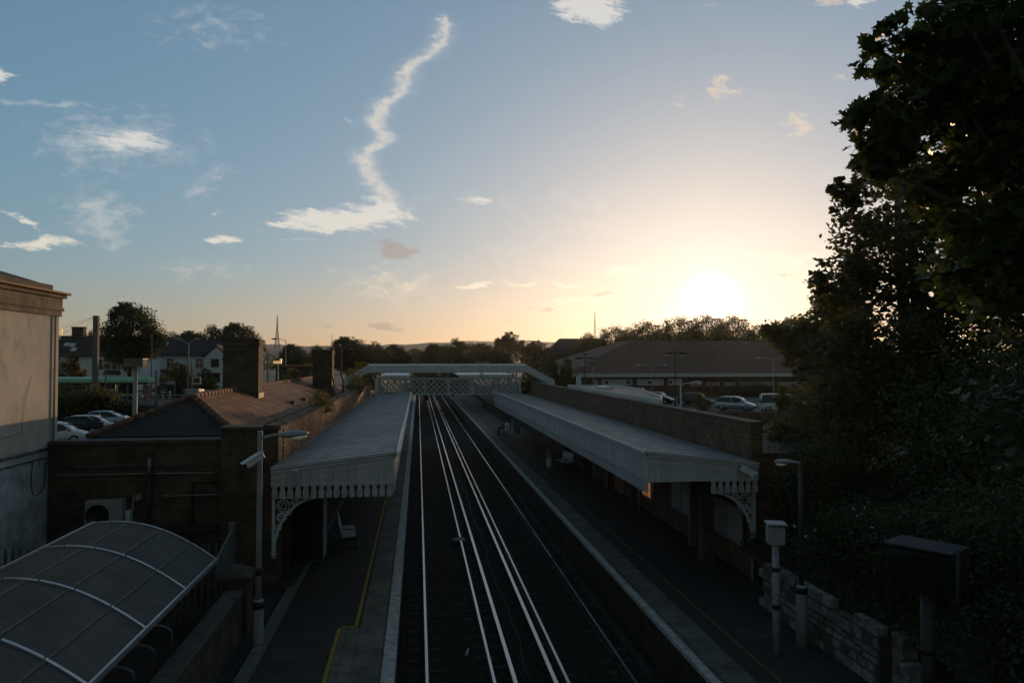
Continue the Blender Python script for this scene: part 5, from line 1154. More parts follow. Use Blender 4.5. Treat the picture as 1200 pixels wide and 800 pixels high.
# cars: one builder, local x forward
def loft(mb, secs, closed_ends=True):
    n = len(secs[0]); vs = [p for s_ in secs for p in s_]
    fs = [(i*n+j, i*n+(j+1) % n, (i+1)*n+(j+1) % n, (i+1)*n+j) for i in range(len(secs)-1) for j in range(n)]
    mb._add(vs, fs, True)
    if closed_ends: b = len(mb.v)-len(vs); mb._add([], []); mb.f += [tuple(b+j for j in range(n-1, -1, -1)), tuple(b+(len(secs)-1)*n+j for j in range(n))]; mb.sm += [False, False]
def car(name, label, loc, rz, paint, kind='hatch', taillit=False, cat='car', group=None):
    root = thing(name, label, cat, loc, rz, group)
    if kind == 'van': Lh, H, belt, W = 2.2, 1.85, 1.0, .92
    elif kind == 'saloon': Lh, H, belt, W = 2.25, 1.44, .92, .88
    else: Lh, H, belt, W = 2.0, 1.46, .92, .87
    # lower body stations: x, half width, bottom, shoulder height
    st_ = [(-Lh, .70, .42, belt-.18), (-Lh+.10, W-.06, .26, belt-.04), (-Lh+.5, W, .22, belt), (-.3, W, .20, belt), (.75, W, .20, belt-.02), (1.2, W-.01, .22, belt-.06), (Lh-.35, W-.05, .26, belt-.20), (Lh-.08, W-.16, .30, belt-.33), (Lh, .55, .42, belt-.42)]
    if kind == 'saloon': st_[1] = (-Lh+.10, W-.06, .26, belt+.03); st_[2] = (-Lh+.6, W, .22, belt+.05)
    secs = []
    for x, w_, zb, zt in st_:
        zm = (zb+zt)/2; secs.append([(x, -w_*.92, zb), (x, w_*.92, zb), (x, w_, zm-.05), (x, w_*.985, zt-.10), (x, w_*.90, zt), (x, w_*.45, zt+.035), (x, -w_*.45, zt+.035), (x, -w_*.90, zt), (x, -w_*.985, zt-.10), (x, -w_, zm-.05)])
    b = MB(); loft(b, secs); body = b.build('body', paint, root, world=False)
    # glasshouse
    if kind == 'saloon': gh = [(-1.75, .70, belt+.04, belt+.06), (-1.05, .76, belt, H-.06), (-.6, .78, belt, H), (.2, .78, belt, H), (.62, .76, belt, H-.10), (1.12, .72, belt-.05, belt-.02)]
    elif kind == 'van': gh = [(-Lh+.05, .76, belt, belt+.2), (-Lh+.22, .80, belt, H-.05), (-1.0, .82, belt, H), (.5, .82, belt, H-.01), (1.0, .80, belt, H-.22), (1.45, .74, belt-.05, belt+.02)]
    else: gh = [(-Lh+.10, .72, belt-.05, belt+.02), (-Lh+.50, .76, belt, H-.10), (-Lh+.75, .77, belt, H-.02), (.0, .78, belt, H), (.48, .76, belt, H-.10), (1.05, .72, belt-.05, belt-.02)]
    secs = [[(x, -w_*1.05, zb-.05), (x, w_*1.05, zb-.05), (x, w_*1.03, zb+.02), (x, w_*(.80 if zt > zb+.2 else 1.0), max(zt-.06, zb+.02)), (x, w_*.62, zt), (x, -w_*.62, zt), (x, -w_*(.80 if zt > zb+.2 else 1.0), max(zt-.06, zb+.02)), (x, -w_*1.03, zb+.02)] for x, w_, zb, zt in gh]
    b = MB(); loft(b, secs); b.build('windows', M['pane'], root, world=False)
    # roof skin and pillars just proud of the glass
    rs = [g_ for g_ in gh if g_[3] > belt+.25]
    b = MB(); secs = [[(x, -w_*.81, zt-.07), (x, w_*.81, zt-.07), (x, w_*.83, zt-.05), (x, w_*.62, zt+.018), (x, -w_*.62, zt+.018), (x, -w_*.83, zt-.05)] for x, w_, zb, zt in rs]; loft(b, secs); b.build('roof', paint, root, world=False)
    b = MB()
    for sg in (1, -1):
        f0, f1 = gh[-1], [g_ for g_ in gh if g_[3] > belt+.25][-1]; b.bar((f0[0], sg*f0[1]*.99, f0[3]), (f1[0], sg*f1[1]*.81, f1[3]-.04), .07, .05)
        r0, r1 = gh[0], [g_ for g_ in gh if g_[3] > belt+.25][0]; b.bar((r0[0], sg*r0[1]*1.0, r0[3]), (r1[0], sg*r1[1]*.81, r1[3]-.04), .12, .06)
        b.bar((-.25, sg*.815, belt), (-.3, sg*.64, H-.06), .06, .05)
    b.build('pillar', paint, root, world=False)
    b = MB()
    for sg in (1, -1): b.ball((.78, sg*.92, belt+.05), (.07, .10, .07), 8, 5)
    b.build('wing_mirror', paint, root, world=False)
    for sx in (-Lh+.75, Lh-.78):
        for sg in (1, -1):
            b = MB(); b.m = Matrix.Translation((sx, sg*(W-.10), .31)) @ Matrix.Rotation(R(90), 4, 'X'); b.lathe((0, 0, -.10), [(.20, 0), (.29, .0), (.31, .03), (.31, .17), (.29, .2), (.20, .2)], 18); wh = b.build('wheel', M['tyre'], root, world=False)
            b = MB(); b.m = Matrix.Translation((sx, sg*(W-.10), .31)) @ Matrix.Rotation(R(90), 4, 'X'); b.lathe((0, 0, -.105), [(.03, 0), (.19, .0), (.2, .02), (.2, .19), (.19, .21), (.03, .21)], 14); b.build('rim', M['grey'], wh, world=False)
    for sg in (1, -1):
        b = MB(); b.ball((Lh-.14, sg*(W-.27), belt-.33), (.12, .15, .075), 10, 6); b.build('headlight', M['head'], root, world=False)
        b = MB(); b.ball((-Lh+.07, sg*(W-.16), belt-.16), (.08, .12, .10), 10, 6); b.build('tail_light', M['tail'] if taillit and sg < 0 else M['tailoff'], root, world=False)
    b = MB(); b.box(Lh-.02, Lh+.02, -.42, .42, belt-.48, belt-.36); b.box(Lh-.05, Lh+.025, -.5, .5, .32, .42); b.build('grille', M['dark'], root, world=False)
    b = MB(); b.box(-Lh-.02, -Lh+.04, -.26, .26, belt-.34, belt-.23); b.build('number_plate', M['cream'], root, world=False)
    b = MB(); b.box(-Lh+.1, Lh-.1, -W-.012, -W+.03, .2, .30); b.box(-Lh+1.15, Lh-1.2, W-.03, W+.012, .2, .30); b.build('sill', M['dark'], root, world=False)
    return root
G_ = 'cars in the supermarket car park'
car('parked_car', 'dark hatchback parked right beside the white edged flat roof', on(771, 473.5, 1.2), R(-42), M['blackp'], 'hatch', group=G_)
car('parked_car', 'dark grey hatchback with bright windscreen behind the small bush', on(816, 475.5, 1.2), R(-46), M['darkp'], 'hatch', group=G_)
car('parked_car', 'silver hatchback alone in the middle of the car park', on(863, 481, 1.2), R(-44), M['silverp'], 'hatch', group=G_)
car('parked_van', 'white van partly hidden by the bushy tree', on(917, 483, 1.2), R(-20), M['whitep'], 'van', cat='van', group=G_)
tuft('small scrubby bush in front of the dark grey hatchback', on(822, 486, 1.2), (1.0, .8, 1.25), 1500, .16, LF['olive'], 'shrub', 'shrub')
cpw = thing('car_park_wall', 'low brick wall along the near edge of the car park', 'wall', (22, 58, 1.2)); s_ = MB(); s_.box(14.3, 34, 57, 57.3, 1.2, 1.9); s_.build('wall', M['rbrick'], cpw); s_ = MB(); s_.box(14.3, 34, 56.95, 57.35, 1.902, 1.98); s_.build('wall_coping', M['cap'], cpw)
def lamp(label, u, vt, y, z0, style, m_, r_=.06, group=None):
    p = pt(u, vt, y); x, zt = p[0], p[2]
    root = thing('street_lamp', label, 'street lamp', (x, y, z0), 0, group)
    s_ = MB(); s_.lathe((0, 0, 0), [(r_*1.6, 0), (r_*1.5, 1.1), (r_, 1.2), (r_*.75, zt-z0)], 10); s_.build('column', m_, root, world=False)
    hh = zt-z0
    if style == 'box2':
        s_ = MB(); s_.box(-.9, .9, -.04, .04, hh-.05, hh+.03); s_.build('arm', m_, root, world=False)
        for sg in (1, -1): s_ = MB(); s_.box(sg*.8-.35, sg*.8+.35, -.25, .25, hh-.22, hh-.052); ln_ = s_.build('lantern', m_, root, world=False); s_ = MB(); s_.box(sg*.8-.3, sg*.8+.3, -.2, .2, hh-.25, hh-.221); s_.build('lens', M['lens'], ln_, world=False)
        s_ = MB(); s_.box(-.3, .3, -.06, .06, hh+.35, hh+.45); s_.box(-.03, .03, -.03, .03, hh+.031, hh+.35); s_.build('sensor', m_, root, world=False)
    else:
        for sg in ((1, -1) if style == 'arm2' else (1,) if style == 'armr' else (-1,)):
            ln_ = 1.5 if style == 'arm2' else 1.1
            s_ = MB(); s_.tube([(0, 0, hh-.05), (sg*.35, 0, hh+.12), (sg*ln_, 0, hh+.22)], .035, 6); s_.build('arm', m_, root, world=False)
            s_ = MB(); s_.m = Matrix.Translation((sg*(ln_+.25), 0, hh+.22)); s_.ball((0, 0, 0), (.42, .16, .10), 10, 6); l2 = s_.build('lantern', m_, root, world=False)
            s_ = MB(); s_.m = Matrix.Translation((sg*(ln_+.3), 0, hh+.16)); s_.ball((0, 0, 0), (.25, .12, .08), 10, 6); s_.build('lens', M['lens'], l2, world=False)
    return root
lamp('tall dark twin headed lamp left of the white edged flat roof', 685, 419, 75, 1.2, 'box2', M['dark'])
lamp('thin single armed lamp at the left end of the supermarket fascia', 695, 429, 90, 1.2, 'arml', M['gpaint2'], .05)
lamp('pale twin armed lamp before the supermarket window band', 763, 429, 88, 1.2, 'arm2', M['gpaint2'], .05)
lamp('tall dark twin headed lamp before the middle of the supermarket', 791, 413, 70, 1.2, 'box2', M['dark'])
lamp('short white lamp with one thick arm just behind the parapet', 797.5, 451, 52, 1.2, 'armr', M['gpaint'], .07)
lamp('pale twin armed lamp standing beside the white van', 906, 421, 74, 1.2, 'arm2', M['gpaint2'], .05)

# ------------------------------------------------------------------ left background: tram stop, street, terraces
ew = thing('retaining_wall', 'brown retaining wall below the tram platform', 'wall', (-30, 75, .6)); s_ = MB(); s_.box(-60, -12, 75.02, 75.5, .6, 1.75); s_.build('wall', M['wbrick'], ew); s_ = MB(); s_.box(-60, -12, 74.98, 75.54, 1.752, 1.86); s_.build('wall_coping', M['cap'], ew)
rl = thing('railing', 'grey handrail fence along the tram platform edge', 'railing', (-30, 75.3, 1.86))
s_ = MB(); s_.box(-56, -12.2, 75.27, 75.33, 2.85, 2.92); s_.box(-56, -12.2, 75.28, 75.32, 2.3, 2.35); s_.build('handrail', M['grey'], rl)
for x in np.arange(-55.9, -12, 1.9): s_ = MB(); s_.box(x-.035, x+.035, 75.265, 75.335, 1.862, 2.848); s_.build('post', M['grey'], rl)
ts = thing('tram_shelter', 'long tram stop shelter with rounded green roof', 'shelter', (-38, 84, 1.5))
s_ = MB(); s_.prism([(82.6, 3.95), (82.6, 4.1), (83.0, 4.42), (84, 4.55), (85, 4.42), (85.4, 4.1), (85.4, 3.95)], 'x', -52, -32.2); s_.build('roof', M['green'], ts)
s_ = MB(); s_.box(-52, -32.3, 82.7, 85.3, 3.75, 3.948); s_.build('roof_frame', M['dark'], ts)
for x in (-50, -47, -44, -41.2, -38.6, -36.2, -34.4, -32.6): s_ = MB(); s_.box(x-.09, x+.09, 82.8, 82.98, 1.5, 3.749); s_.build('post', M['concrete'], ts)
for x in (-45.6, -40, -37.4, -35.2): s_ = MB(); s_.box(x-.9, x+.9, 84.9, 84.95, 1.9, 3.7); wp = s_.build('back_panel', M['window'], ts); s_ = MB(); s_.box(x-.95, x-.901, 84.88, 84.97, 1.7, 3.74); s_.box(x+.901, x+.95, 84.88, 84.97, 1.7, 3.74); s_.box(x-.9, x+.9, 84.88, 84.97, 2.35, 2.6); s_.build('panel_frame', M['cream'], wp)
s_ = MB(); s_.box(-44, -39, 84.2, 84.6, 1.9, 2.0); s_.build('seat', M['cream'], ts)
s_ = MB(); s_.box(-32.9, -32.5, 83.2, 84.6, 1.9, 3.6); s_.build('end_screen', M['orangegut'], ts)
ib = thing('notice_case', 'framed notice case catching orange sunlight at the tram stop end', 'notice case', (-29.2, 84, 1.5))
s_ = MB(); s_.box(-29.7, -28.8, 83.95, 84.1, 2.4, 4.1); s_.build('case', M['concrete'], ib); s_ = MB(); s_.box(-29.6, -29.28, 83.93, 83.949, 2.55, 3.65); s_.box(-29.22, -28.9, 83.93, 83.949, 2.55, 3.65); s_.build('sheet', M['window'], ib); s_ = MB(); s_.box(-29.65, -28.85, 83.93, 83.949, 3.72, 4.05); s_.build('header', M['gpaint2'], ib)
for x in (-29.6, -28.9): s_ = MB(); s_.box(x-.05, x+.05, 83.98, 84.08, 1.5, 2.399); s_.build('leg', M['concrete'], ib)
cab = thing('equipment_cabinet', 'grey cabinets grouped at the tram platform ramp', 'cabinet', (-25.3, 82, 1.5)); s_ = MB(); s_.box(-26.6, -25.2, 81.6, 82.4, 1.5, 3.25); s_.build('casing', M['gpaint2'], cab); s_ = MB(); s_.box(-25.15, -24.85, 81.5, 82.3, 2.5, 3.2); s_.build('door', M['lit'], cab)  # cabinet door glows by its own orange emission
cab = thing('equipment_cabinet', 'lower grey cabinet right of the tall one with sunlit top', 'cabinet', (-23.9, 82, 1.5)); s_ = MB(); s_.box(-24.7, -23.0, 81.7, 82.5, 1.5, 2.95); s_.build('casing', M['gpaint2'], cab); s_ = MB(); s_.box(-24.75, -22.95, 81.65, 82.55, 2.952, 3.05); s_.build('lid', M['cream'], cab)
bo = thing('bollard', 'pale bollard between the notice case and twin lamp mast', 'bollard', (-28.3, 81, 1.5)); s_ = MB(); s_.lathe((-28.3, 81, 1.5), [(.12, 0), (.12, 1.3), (.13, 1.31), (.13, 1.5), (.05, 1.6)], 10); s_.build('post', M['cream'], bo)
pw = thing('tram_pole', 'massive square concrete pole carrying wires over the tram stop', 'pole', (-36.4, 80, 1.5)); s_ = MB(); s_.box(-36.65, -36.15, 79.8, 80.25, 1.5, 11.1); s_.build('mast', M['concrete'], pw)
s_ = MB()
for dx, dz in ((-14, -5.2), (-17, -4.5), (-9, -5.8)): s_.tube([(-36.6, 80, 11.0), (-36.6+dx*.5, 80+4, 11+dz*.56), (-36.6+dx, 88, 11+dz)], .014, 5)
s_.build('span_wire', M['pipe'], pw)
for lab, u, vt, y, w_ in (('thin pale post before the green shelter roof', 124, 432, 79, .10), ('pale post just right of the green shelter end', 183, 434, 81, .12), ('thin steel pole rising beside the dense round tree', 178, 393, 98, .09), ('dark upright post right of the big chimney', 314, 412, 60, .07)):
    p = pt(u, vt, y); root = thing('pole', lab, 'pole', (p[0], y, 1.5 if y > 70 else .6)); s_ = MB(); s_.lathe((0, 0, 0), [(w_*1.2, 0), (w_, 1), (w_*.8, p[2]-1.5-(0 if y > 70 else -.9))], 8); s_.build('shaft', M['concrete'], root, world=False); s_ = MB(); s_.lathe((0, 0, p[2]-1.5-(0 if y > 70 else -.9)), [(w_, 0), (w_, .06), (.02, .1)], 8); s_.build('finial', M['grey'], root, world=False)
lamp('slender tall street lamp on the skyline right of the chimney', 335, 399, 92, 1.5, 'arml', M['gpaint2'], .06)
tm = thing('lamp_mast', 'twin lamp mast with small sign boards by the tram stop', 'mast', (-27.4, 85, 1.5))
for dx in (-.15, .28): s_ = MB(); s_.box(-27.4+dx-.07, -27.4+dx+.07, 84.93, 85.07, 1.5, 8.3 if dx < 0 else 6.2); s_.build('shaft', M['concrete'], tm)
s_ = MB(); s_.tube([(-28.4, 85, 8.75), (-27.55, 85, 8.3), (-26.8, 85, 8.75)], .05, 6); s_.ball((-28.5, 85, 8.8), (.3, .15, .12)); s_.ball((-26.7, 85, 8.8), (.3, .15, .12)); s_.build('lantern', M['grey'], tm)
s_ = MB(); s_.box(-27.0, -26.1, 84.85, 84.92, 3.7, 4.5); sg_ = s_.build('sign_board', M['cream'], tm); s_ = MB(); s_.box(-26.9, -26.2, 84.83, 84.849, 3.8, 4.4); s_.build('sign_face', M['window'], sg_)
bp_ = pt(159, 421, 42); fl_ = thing('platform_monitor', 'brown box headed post standing behind the hipped tile roof', 'monitor', (bp_[0], 42, .6))
s_ = MB(); s_.lathe((0, 0, 0), [(.13, 0), (.12, bp_[2]-.6-.45)], 10); s_.build('post', M['gpaint2'], fl_, world=False); s_ = MB(); s_.box(-.5, .5, -.35, .35, bp_[2]-.6-.42, bp_[2]-.6); s_.build('housing', M['concrete'], fl_, world=False, bevel=.02); s_ = MB(); s_.box(-.53, .53, -.40, .38, bp_[2]-.598, bp_[2]-.56); s_.build('hood', M['gpaint2'], fl_, world=False)
so2 = thing('platform_sign', 'orange box sign with painted sun glow on a short post right of the chimney', 'sign', (-14.0, 70, .6)); p = pt(326, 424, 70); so2.location = (p[0], 70, .6)
s_ = MB(); s_.lathe((0, 0, 0), [(.07, 0), (.06, p[2]-.6)], 8); s_.build('post', M['gpaint2'], so2, world=False); s_ = MB(); s_.box(-.42, .30, -.15, .15, p[2]-.75, p[2]-.5); s_.box(.15, .32, -.15, .15, p[2]-.499, p[2]-.3); s_.build('face', M['lit'], so2, world=False)  # orange face emits its own glow in place of sunlight
p = pt(345, 428, 75); wsh = thing('flat_roof_hut', 'small dark hut with flat roof in painted sunlit orange right of the chimney', 'hut', (p[0], 75.8, 1.5)); s_ = MB(); s_.box(-2.0, 2.0, 0, 4, 0, p[2]-1.75); s_.build('wall', M['dbrick'], wsh, world=False); s_ = MB(); s_.box(-2.2, 2.2, -.2, 4.2, p[2]-1.748, p[2]-1.5); s_.build('roof', M['orangegut'], wsh, world=False)  # orange roof colour stands in for sunlight along its edge
car('parked_car', 'light blue grey saloon with one tail lamp aglow before the hedge', on(115, 501, .6), R(188), M['bluep'], 'saloon', True, group='cars in the station yard')
car('parked_car', 'dark saloon in front of the light blue grey one', on(88, 509, .6), R(186), M['blackp'], 'saloon', group='cars in the station yard')
car('parked_car', 'pale car showing only its bonnet past the rendered building corner', on(68, 519, .6), R(8), M['whitep'], 'hatch', group='cars in the station yard')
car('parked_car', 'silver car barely visible behind the rear of the dark saloon', on(108, 508, .6), R(10), M['silverp'], 'hatch', group='cars in the station yard')
tuft('broad leafy hedge rising beside the rendered building corner', (pt(92, 400, 72)[0], 72, .6), (3.6, 1.6, 1.75), 7000, .26, LF['olive'], 'hedge', 'hedge', tpl='leaf6')
tuft('dark glossy bush between the hedge and the brown retaining wall', (pt(130, 400, 72.5)[0], 72.5, .6), (2.7, 1.3, 1.35), 4500, .24, LF['dark'], 'shrub', 'shrub', tpl='leaf6')
for o in list(bpy.data.objects):
    if o.parent is None and o.name.split('.')[0] in ('retaining_wall', 'railing', 'tram_shelter', 'notice_case', 'equipment_cabinet', 'bollard', 'tram_pole', 'lamp_mast') and o.location.y > 70:
        o.location.x += XL(o.location.x, o.location.y) - o.location.x
# terraces
def terrace(label, x0, x1, y, z0, ze, zr, roof_m, wins, bays, chims, lights=()):
    root = thing('terraced_house', label, 'house', ((x0+x1)/2, y, z0))
    s_ = MB(); s_.box(x0, x1, y, y+8, z0, ze); s_.build('wall', M['housew'], root)
    s_ = MB(); s_.prism([(y-.5, ze-.1), (y-.5, ze+.08), (y+4, zr), (y+8.5, ze+.08), (y+8.5, ze-.1)], 'x', x0-.3, x1+.3); rf_ = s_.build('roof', roof_m, root)
    s_ = MB(); s_.box(x0-.35, x1+.35, y-.62, y-.51, ze-.1, ze+.06); s_.build('gutter', M['dark'], root)
    for x, z, w_, h_ in wins:
        s_ = MB(); s_.box(x-w_/2, x+w_/2, y-.06, y-.002, z, z+h_); f_ = s_.build('window', M['cream'], root)
        s_ = MB(); g2 = w_/2
        for k_ in range(2): s_.box(x-w_/2+.07+k_*g2, x-w_/2+g2-.05+k_*g2, y-.09, y-.061, z+.07, z+h_*.62); s_.box(x-w_/2+.07+k_*g2, x-w_/2+g2-.05+k_*g2, y-.09, y-.061, z+h_*.70, z+h_-.07)
        s_.build('pane', M['window'], f_)
    for x in bays:
        s_ = MB(); s_.prism([(x-1.3, y-.002), (x-.8, y-.9), (x+.8, y-.9), (x+1.3, y-.002)], 'z', z0, z0+2.6); b_ = s_.build('bay', M['housew'], root); s_ = MB(); s_.hexa([(x-1.45, y-.002, z0+2.602), (x+1.45, y-.002, z0+2.602), (x+.95, y-1.05, z0+2.602), (x-.95, y-1.05, z0+2.602)], [(x-1.2, y-.002, z0+3.3), (x+1.2, y-.002, z0+3.3), (x+.8, y-.2, z0+3.3), (x-.8, y-.2, z0+3.3)]); s_.build('bay_roof', M['hslate'], b_)
        s_ = MB(); s_.box(x-.7, x+.7, y-.93, y-.905, z0+.9, z0+2.3); s_.build('pane', M['window'], b_)
    for x in chims:
        s_ = MB(); s_.box(x-.9, x+.9, y+3.4, y+4.6, zr-1, zr+1.3); c_ = s_.build('chimney', M['dbrick'], rf_); s_ = MB(); s_.box(x-1.0, x+1.0, y+3.3, y+4.7, zr+1.302, zr+1.5); s_.build('chimney_cap', M['dbrick'], rf_)
    for x, f_ in lights:
        zz = ze+.08+(zr-ze-.08)*f_; yy = y-.5+4.5*f_; s_ = MB(); s_.hexa([(x-.4, yy, zz+.03), (x+.4, yy, zz+.03), (x+.4, yy+.7, zz+.03+.7*(zr-ze)/4.5), (x-.4, yy+.7, zz+.03+.7*(zr-ze)/4.5)], [(x-.4, yy, zz+.1), (x+.4, yy, zz+.1), (x+.4, yy+.7, zz+.1+.7*(zr-ze)/4.5), (x-.4, yy+.7, zz+.1+.7*(zr-ze)/4.5)]); s_.build('skylight', M['cream'], rf_)
    return root
k_ = 125/830
X_ = lambda u: pt(u, 400, 125)[0]
terrace('white terrace with brown tiled roof left of the dense round tree', X_(40), X_(168), 125, 1.5, 7.2, 10.6, M['htile'], [(X_(u), 4.9, 1.25, 1.7) for u in (114, 122, 131, 138.5, 148)], [X_(132)], [X_(79)], [(X_(72), .45), (X_(79), .42), (X_(84), .2)])
k2 = 138/830; X2 = lambda u: pt(u, 400, 138)[0]
terrace('white terrace with slate roof right of the dense round tree', X2(176), X2(263), 138, 1.5, 7.4, 10.4, M['hslate'], [(X2(u), 5.0, 1.3, 1.8) for u in (200, 234, 248)] + [(X2(249), 2.2, 1.5, 1.9)], [X2(189)], [], [(X2(184), .6), (X2(189), .6)])
s_ = MB(); xg_ = X2(258); gb = thing('gabled_house', 'white gabled house half hidden by the big chimney', 'house', (xg_, 134, 1.5)); s_.prism([(xg_-1.6, 1.5), (xg_+2.4, 1.5), (xg_+2.4, 7.0), (xg_+.4, 8.9), (xg_-1.6, 7.0)], 'y', 134, 137.9); s_.build('wall', M['housew'], gb)
s_ = MB(); s_.prism([(xg_-1.9, 6.9), (xg_+.4, 9.05), (xg_+2.7, 6.9), (xg_+2.7, 7.1), (xg_+.4, 9.3), (xg_-1.9, 7.1)], 'y', 133.7, 137.9); s_.build('roof', M['hslate'], gb)
s_ = MB(); s_.box(xg_-.5, xg_+.9, 133.94, 133.998, 5.2, 6.7); s_.build('window', M['window'], gb); s_ = MB(); s_.box(xg_-.6, xg_+1.1, 133.94, 133.998, 2.4, 4.2); s_.build('window', M['window'], gb)
hr = pt(668, 396, 190); hs = thing('gabled_house', 'house roof rising dark above the trees right of the footbridge', 'house', (hr[0]+2, 190, 1.2)); s_ = MB(); s_.box(-8, 8, 0, 9, 0, 6.2); s_.build('wall', M['dbrick'], hs, world=False); s_ = MB(); s_.hexa([(-9, -.6, 6.2), (9, -.6, 6.2), (9, 9.6, 6.2), (-9, 9.6, 6.2)], [(-4.0, 4, hr[2]-1.2), (8, 4, hr[2]-1.2), (8, 5, hr[2]-1.2), (-4.0, 5, hr[2]-1.2)]); s_.build('roof', M['hslate'], hs, world=False)
# billboard-like panel, emission in place of sunlight, on the skyline at far left
p = pt(70, 388, 118); lb_ = thing('sun_glow_panel', 'small square panel with painted orange sun glow above the terrace roof', 'panel', (p[0], 118, 1.5)); s_ = MB(); s_.box(-.35, .35, -.1, .1, p[2]-2.1, p[2]-1.0); s_.build('face', M['lit'], lb_, world=False); s_ = MB(); s_.box(-.05, .05, -.05, .05, 0, p[2]-2.102); s_.build('post', M['dark'], lb_, world=False)

# radio masts on the hills
def mast(label, u, vt, y, w_):
    p = pt(u, vt, y); z0 = 40; root = thing('radio_mast', label, 'mast', (p[0], y, z0)); hh = p[2]-z0; s_ = MB(); cs_ = [(w_, 0), (w_*.55, .25), (w_*.3, .55), (w_*.14, .8), (w_*.10, 1.0)]
    for (wa, fa), (wb_, fb_) in zip(cs_[:-1], cs_[1:]):
        for sx, sy in ((1, 1), (1, -1), (-1, 1), (-1, -1)): s_.tube([(sx*wa, sy*wa, fa*hh), (sx*wb_, sy*wb_, fb_*hh)], w_*.085, 5)
        n = 4
        for i in range(n):
            f0, f1 = fa+(fb_-fa)*i/n, fa+(fb_-fa)*(i+1)/n; w0, w1 = wa+(wb_-wa)*i/n, wa+(wb_-wa)*(i+1)/n
            for sy in (1, -1): s_.tube([(-w0, sy*w0, f0*hh), (w1, sy*w1, f1*hh)], w_*.05, 4); s_.tube([(w0, sy*w0, f0*hh), (-w1, sy*w1, f1*hh)], w_*.05, 4)
    s_.build('lattice_tower', M['dark'], root, world=False); s_ = MB(); s_.tube([(0, 0, hh), (0, 0, hh*1.06)], w_*.06, 5); s_.build('aerial', M['dark'], root, world=False)
    return root
mast('tall tapering lattice mast on the skyline right of the chimney', 325, 371, 1900, 7)
mast('short thin mast on the hill left of the footbridge', 389, 392, 1900, 2.5)
mast('thin lattice mast on the skyline left of the sun', 697, 365, 1500, 4)

# ------------------------------------------------------------------ background trees
protos = {}
def proto(kind):
    if kind in protos: return protos[kind]
    b_ = (0, 0, 0)
    if kind == 'round': lobes = [(0, 0, 6.6, 3.6, 3.6, 2.9), (-1.9, 0, 5.6, 2.2, 2.2, 1.9), (2.0, .4, 5.8, 2.2, 2.2, 1.9), (.6, -1.4, 4.6, 2.3, 2.2, 1.8), (-.4, .2, 8.3, 1.9, 1.9, 1.5)]; a = (18000, .25, LF['dark'])
    elif kind == 'broad': lobes = [(-2.2, 0, 5.6, 2.6, 2.6, 2.2), (1.8, .3, 6.2, 2.8, 2.8, 2.5), (0, .4, 7.6, 2.5, 2.4, 1.9), (3.2, 0, 4.4, 1.8, 1.9, 1.5), (-3.1, 0, 4.2, 1.8, 1.9, 1.5), (.2, -1.2, 4.2, 2.4, 2.2, 1.9)]; a = (18000, .25, LF['mid'])
    elif kind == 'airy': lobes = [(-1.5, 0, 7.2, 1.9, 1.9, 1.4), (1.7, 0, 7.8, 1.8, 1.7, 1.3), (.1, .2, 8.9, 1.7, 1.5, 1.0), (-2.9, 0, 6.3, 1.7, 1.6, 1.3), (3.0, .2, 6.6, 1.7, 1.6, 1.3), (0, -.3, 6.0, 2.4, 2.0, 1.6), (-1.8, .1, 8.4, 1.2, 1.2, .9), (-2.6, 0, 4.6, 2.2, 1.8, 1.6), (2.6, 0, 4.8, 2.2, 1.8, 1.6)]; a = (9000, .24, LF['mid'])
    elif kind == 'copper': lobes = [(0, 0, 6.4, 3.0, 3.0, 2.6), (-1.5, 0, 7.6, 1.8, 1.8, 1.4), (1.6, 0, 7.4, 1.9, 1.8, 1.5), (0, 0, 8.7, 1.5, 1.5, 1.1)]; a = (11000, .24, LF['rust'])
    else: lobes = [(0, 0, 3.0, 3.4, 2.6, 2.4), (2.4, 0, 2.4, 2.2, 2.0, 1.8), (-2.5, 0, 2.2, 2.2, 2.0, 1.7), (.6, 0, 4.6, 1.7, 1.6, 1.3)]; a = (7000, .30, LF['olive'])
    t_ = tree('tree', 'x', (0, 0, 0), lobes, a[0], a[1], a[2], 'leaf6', hash(kind) % 999 if False else {'round': 31, 'broad': 32, 'airy': 33, 'copper': 34, 'bush': 35}[kind], .28, clump=24 if kind == 'airy' else 56, sig=.26 if kind == 'airy' else .15, shell=.2 if kind == 'airy' else .45, limbs=12)
    protos[kind] = [t_, False, max(l[2]+l[5] for l in lobes)*.98, 2*max(abs(l[0])+l[3] for l in lobes)*.92]; return protos[kind]
def bgtree(kind, label, u, v, y, wpx, group, z0=1.2, name='tree', cat='tree', rz=None):
    P0 = proto(kind); p = pt(u, v, y); hgt = p[2]-z0; w_ = wpx*y/FPX
    s_ = (w_/P0[3], w_/P0[3], hgt/P0[2]); rr = rz if rz is not None else random.uniform(-.5, .5)
    if not P0[1]: o = P0[0]; P0[1] = True; o.location = (p[0], y, z0); o.rotation_euler = (0, 0, rr); o.scale = s_; o['label'] = label; o['group'] = group
    else: o = dup(P0[0], (p[0], y, z0), rr, label, group, s_)
    o.name = name; o['category'] = cat; return o
GB = 'trees along the skyline'
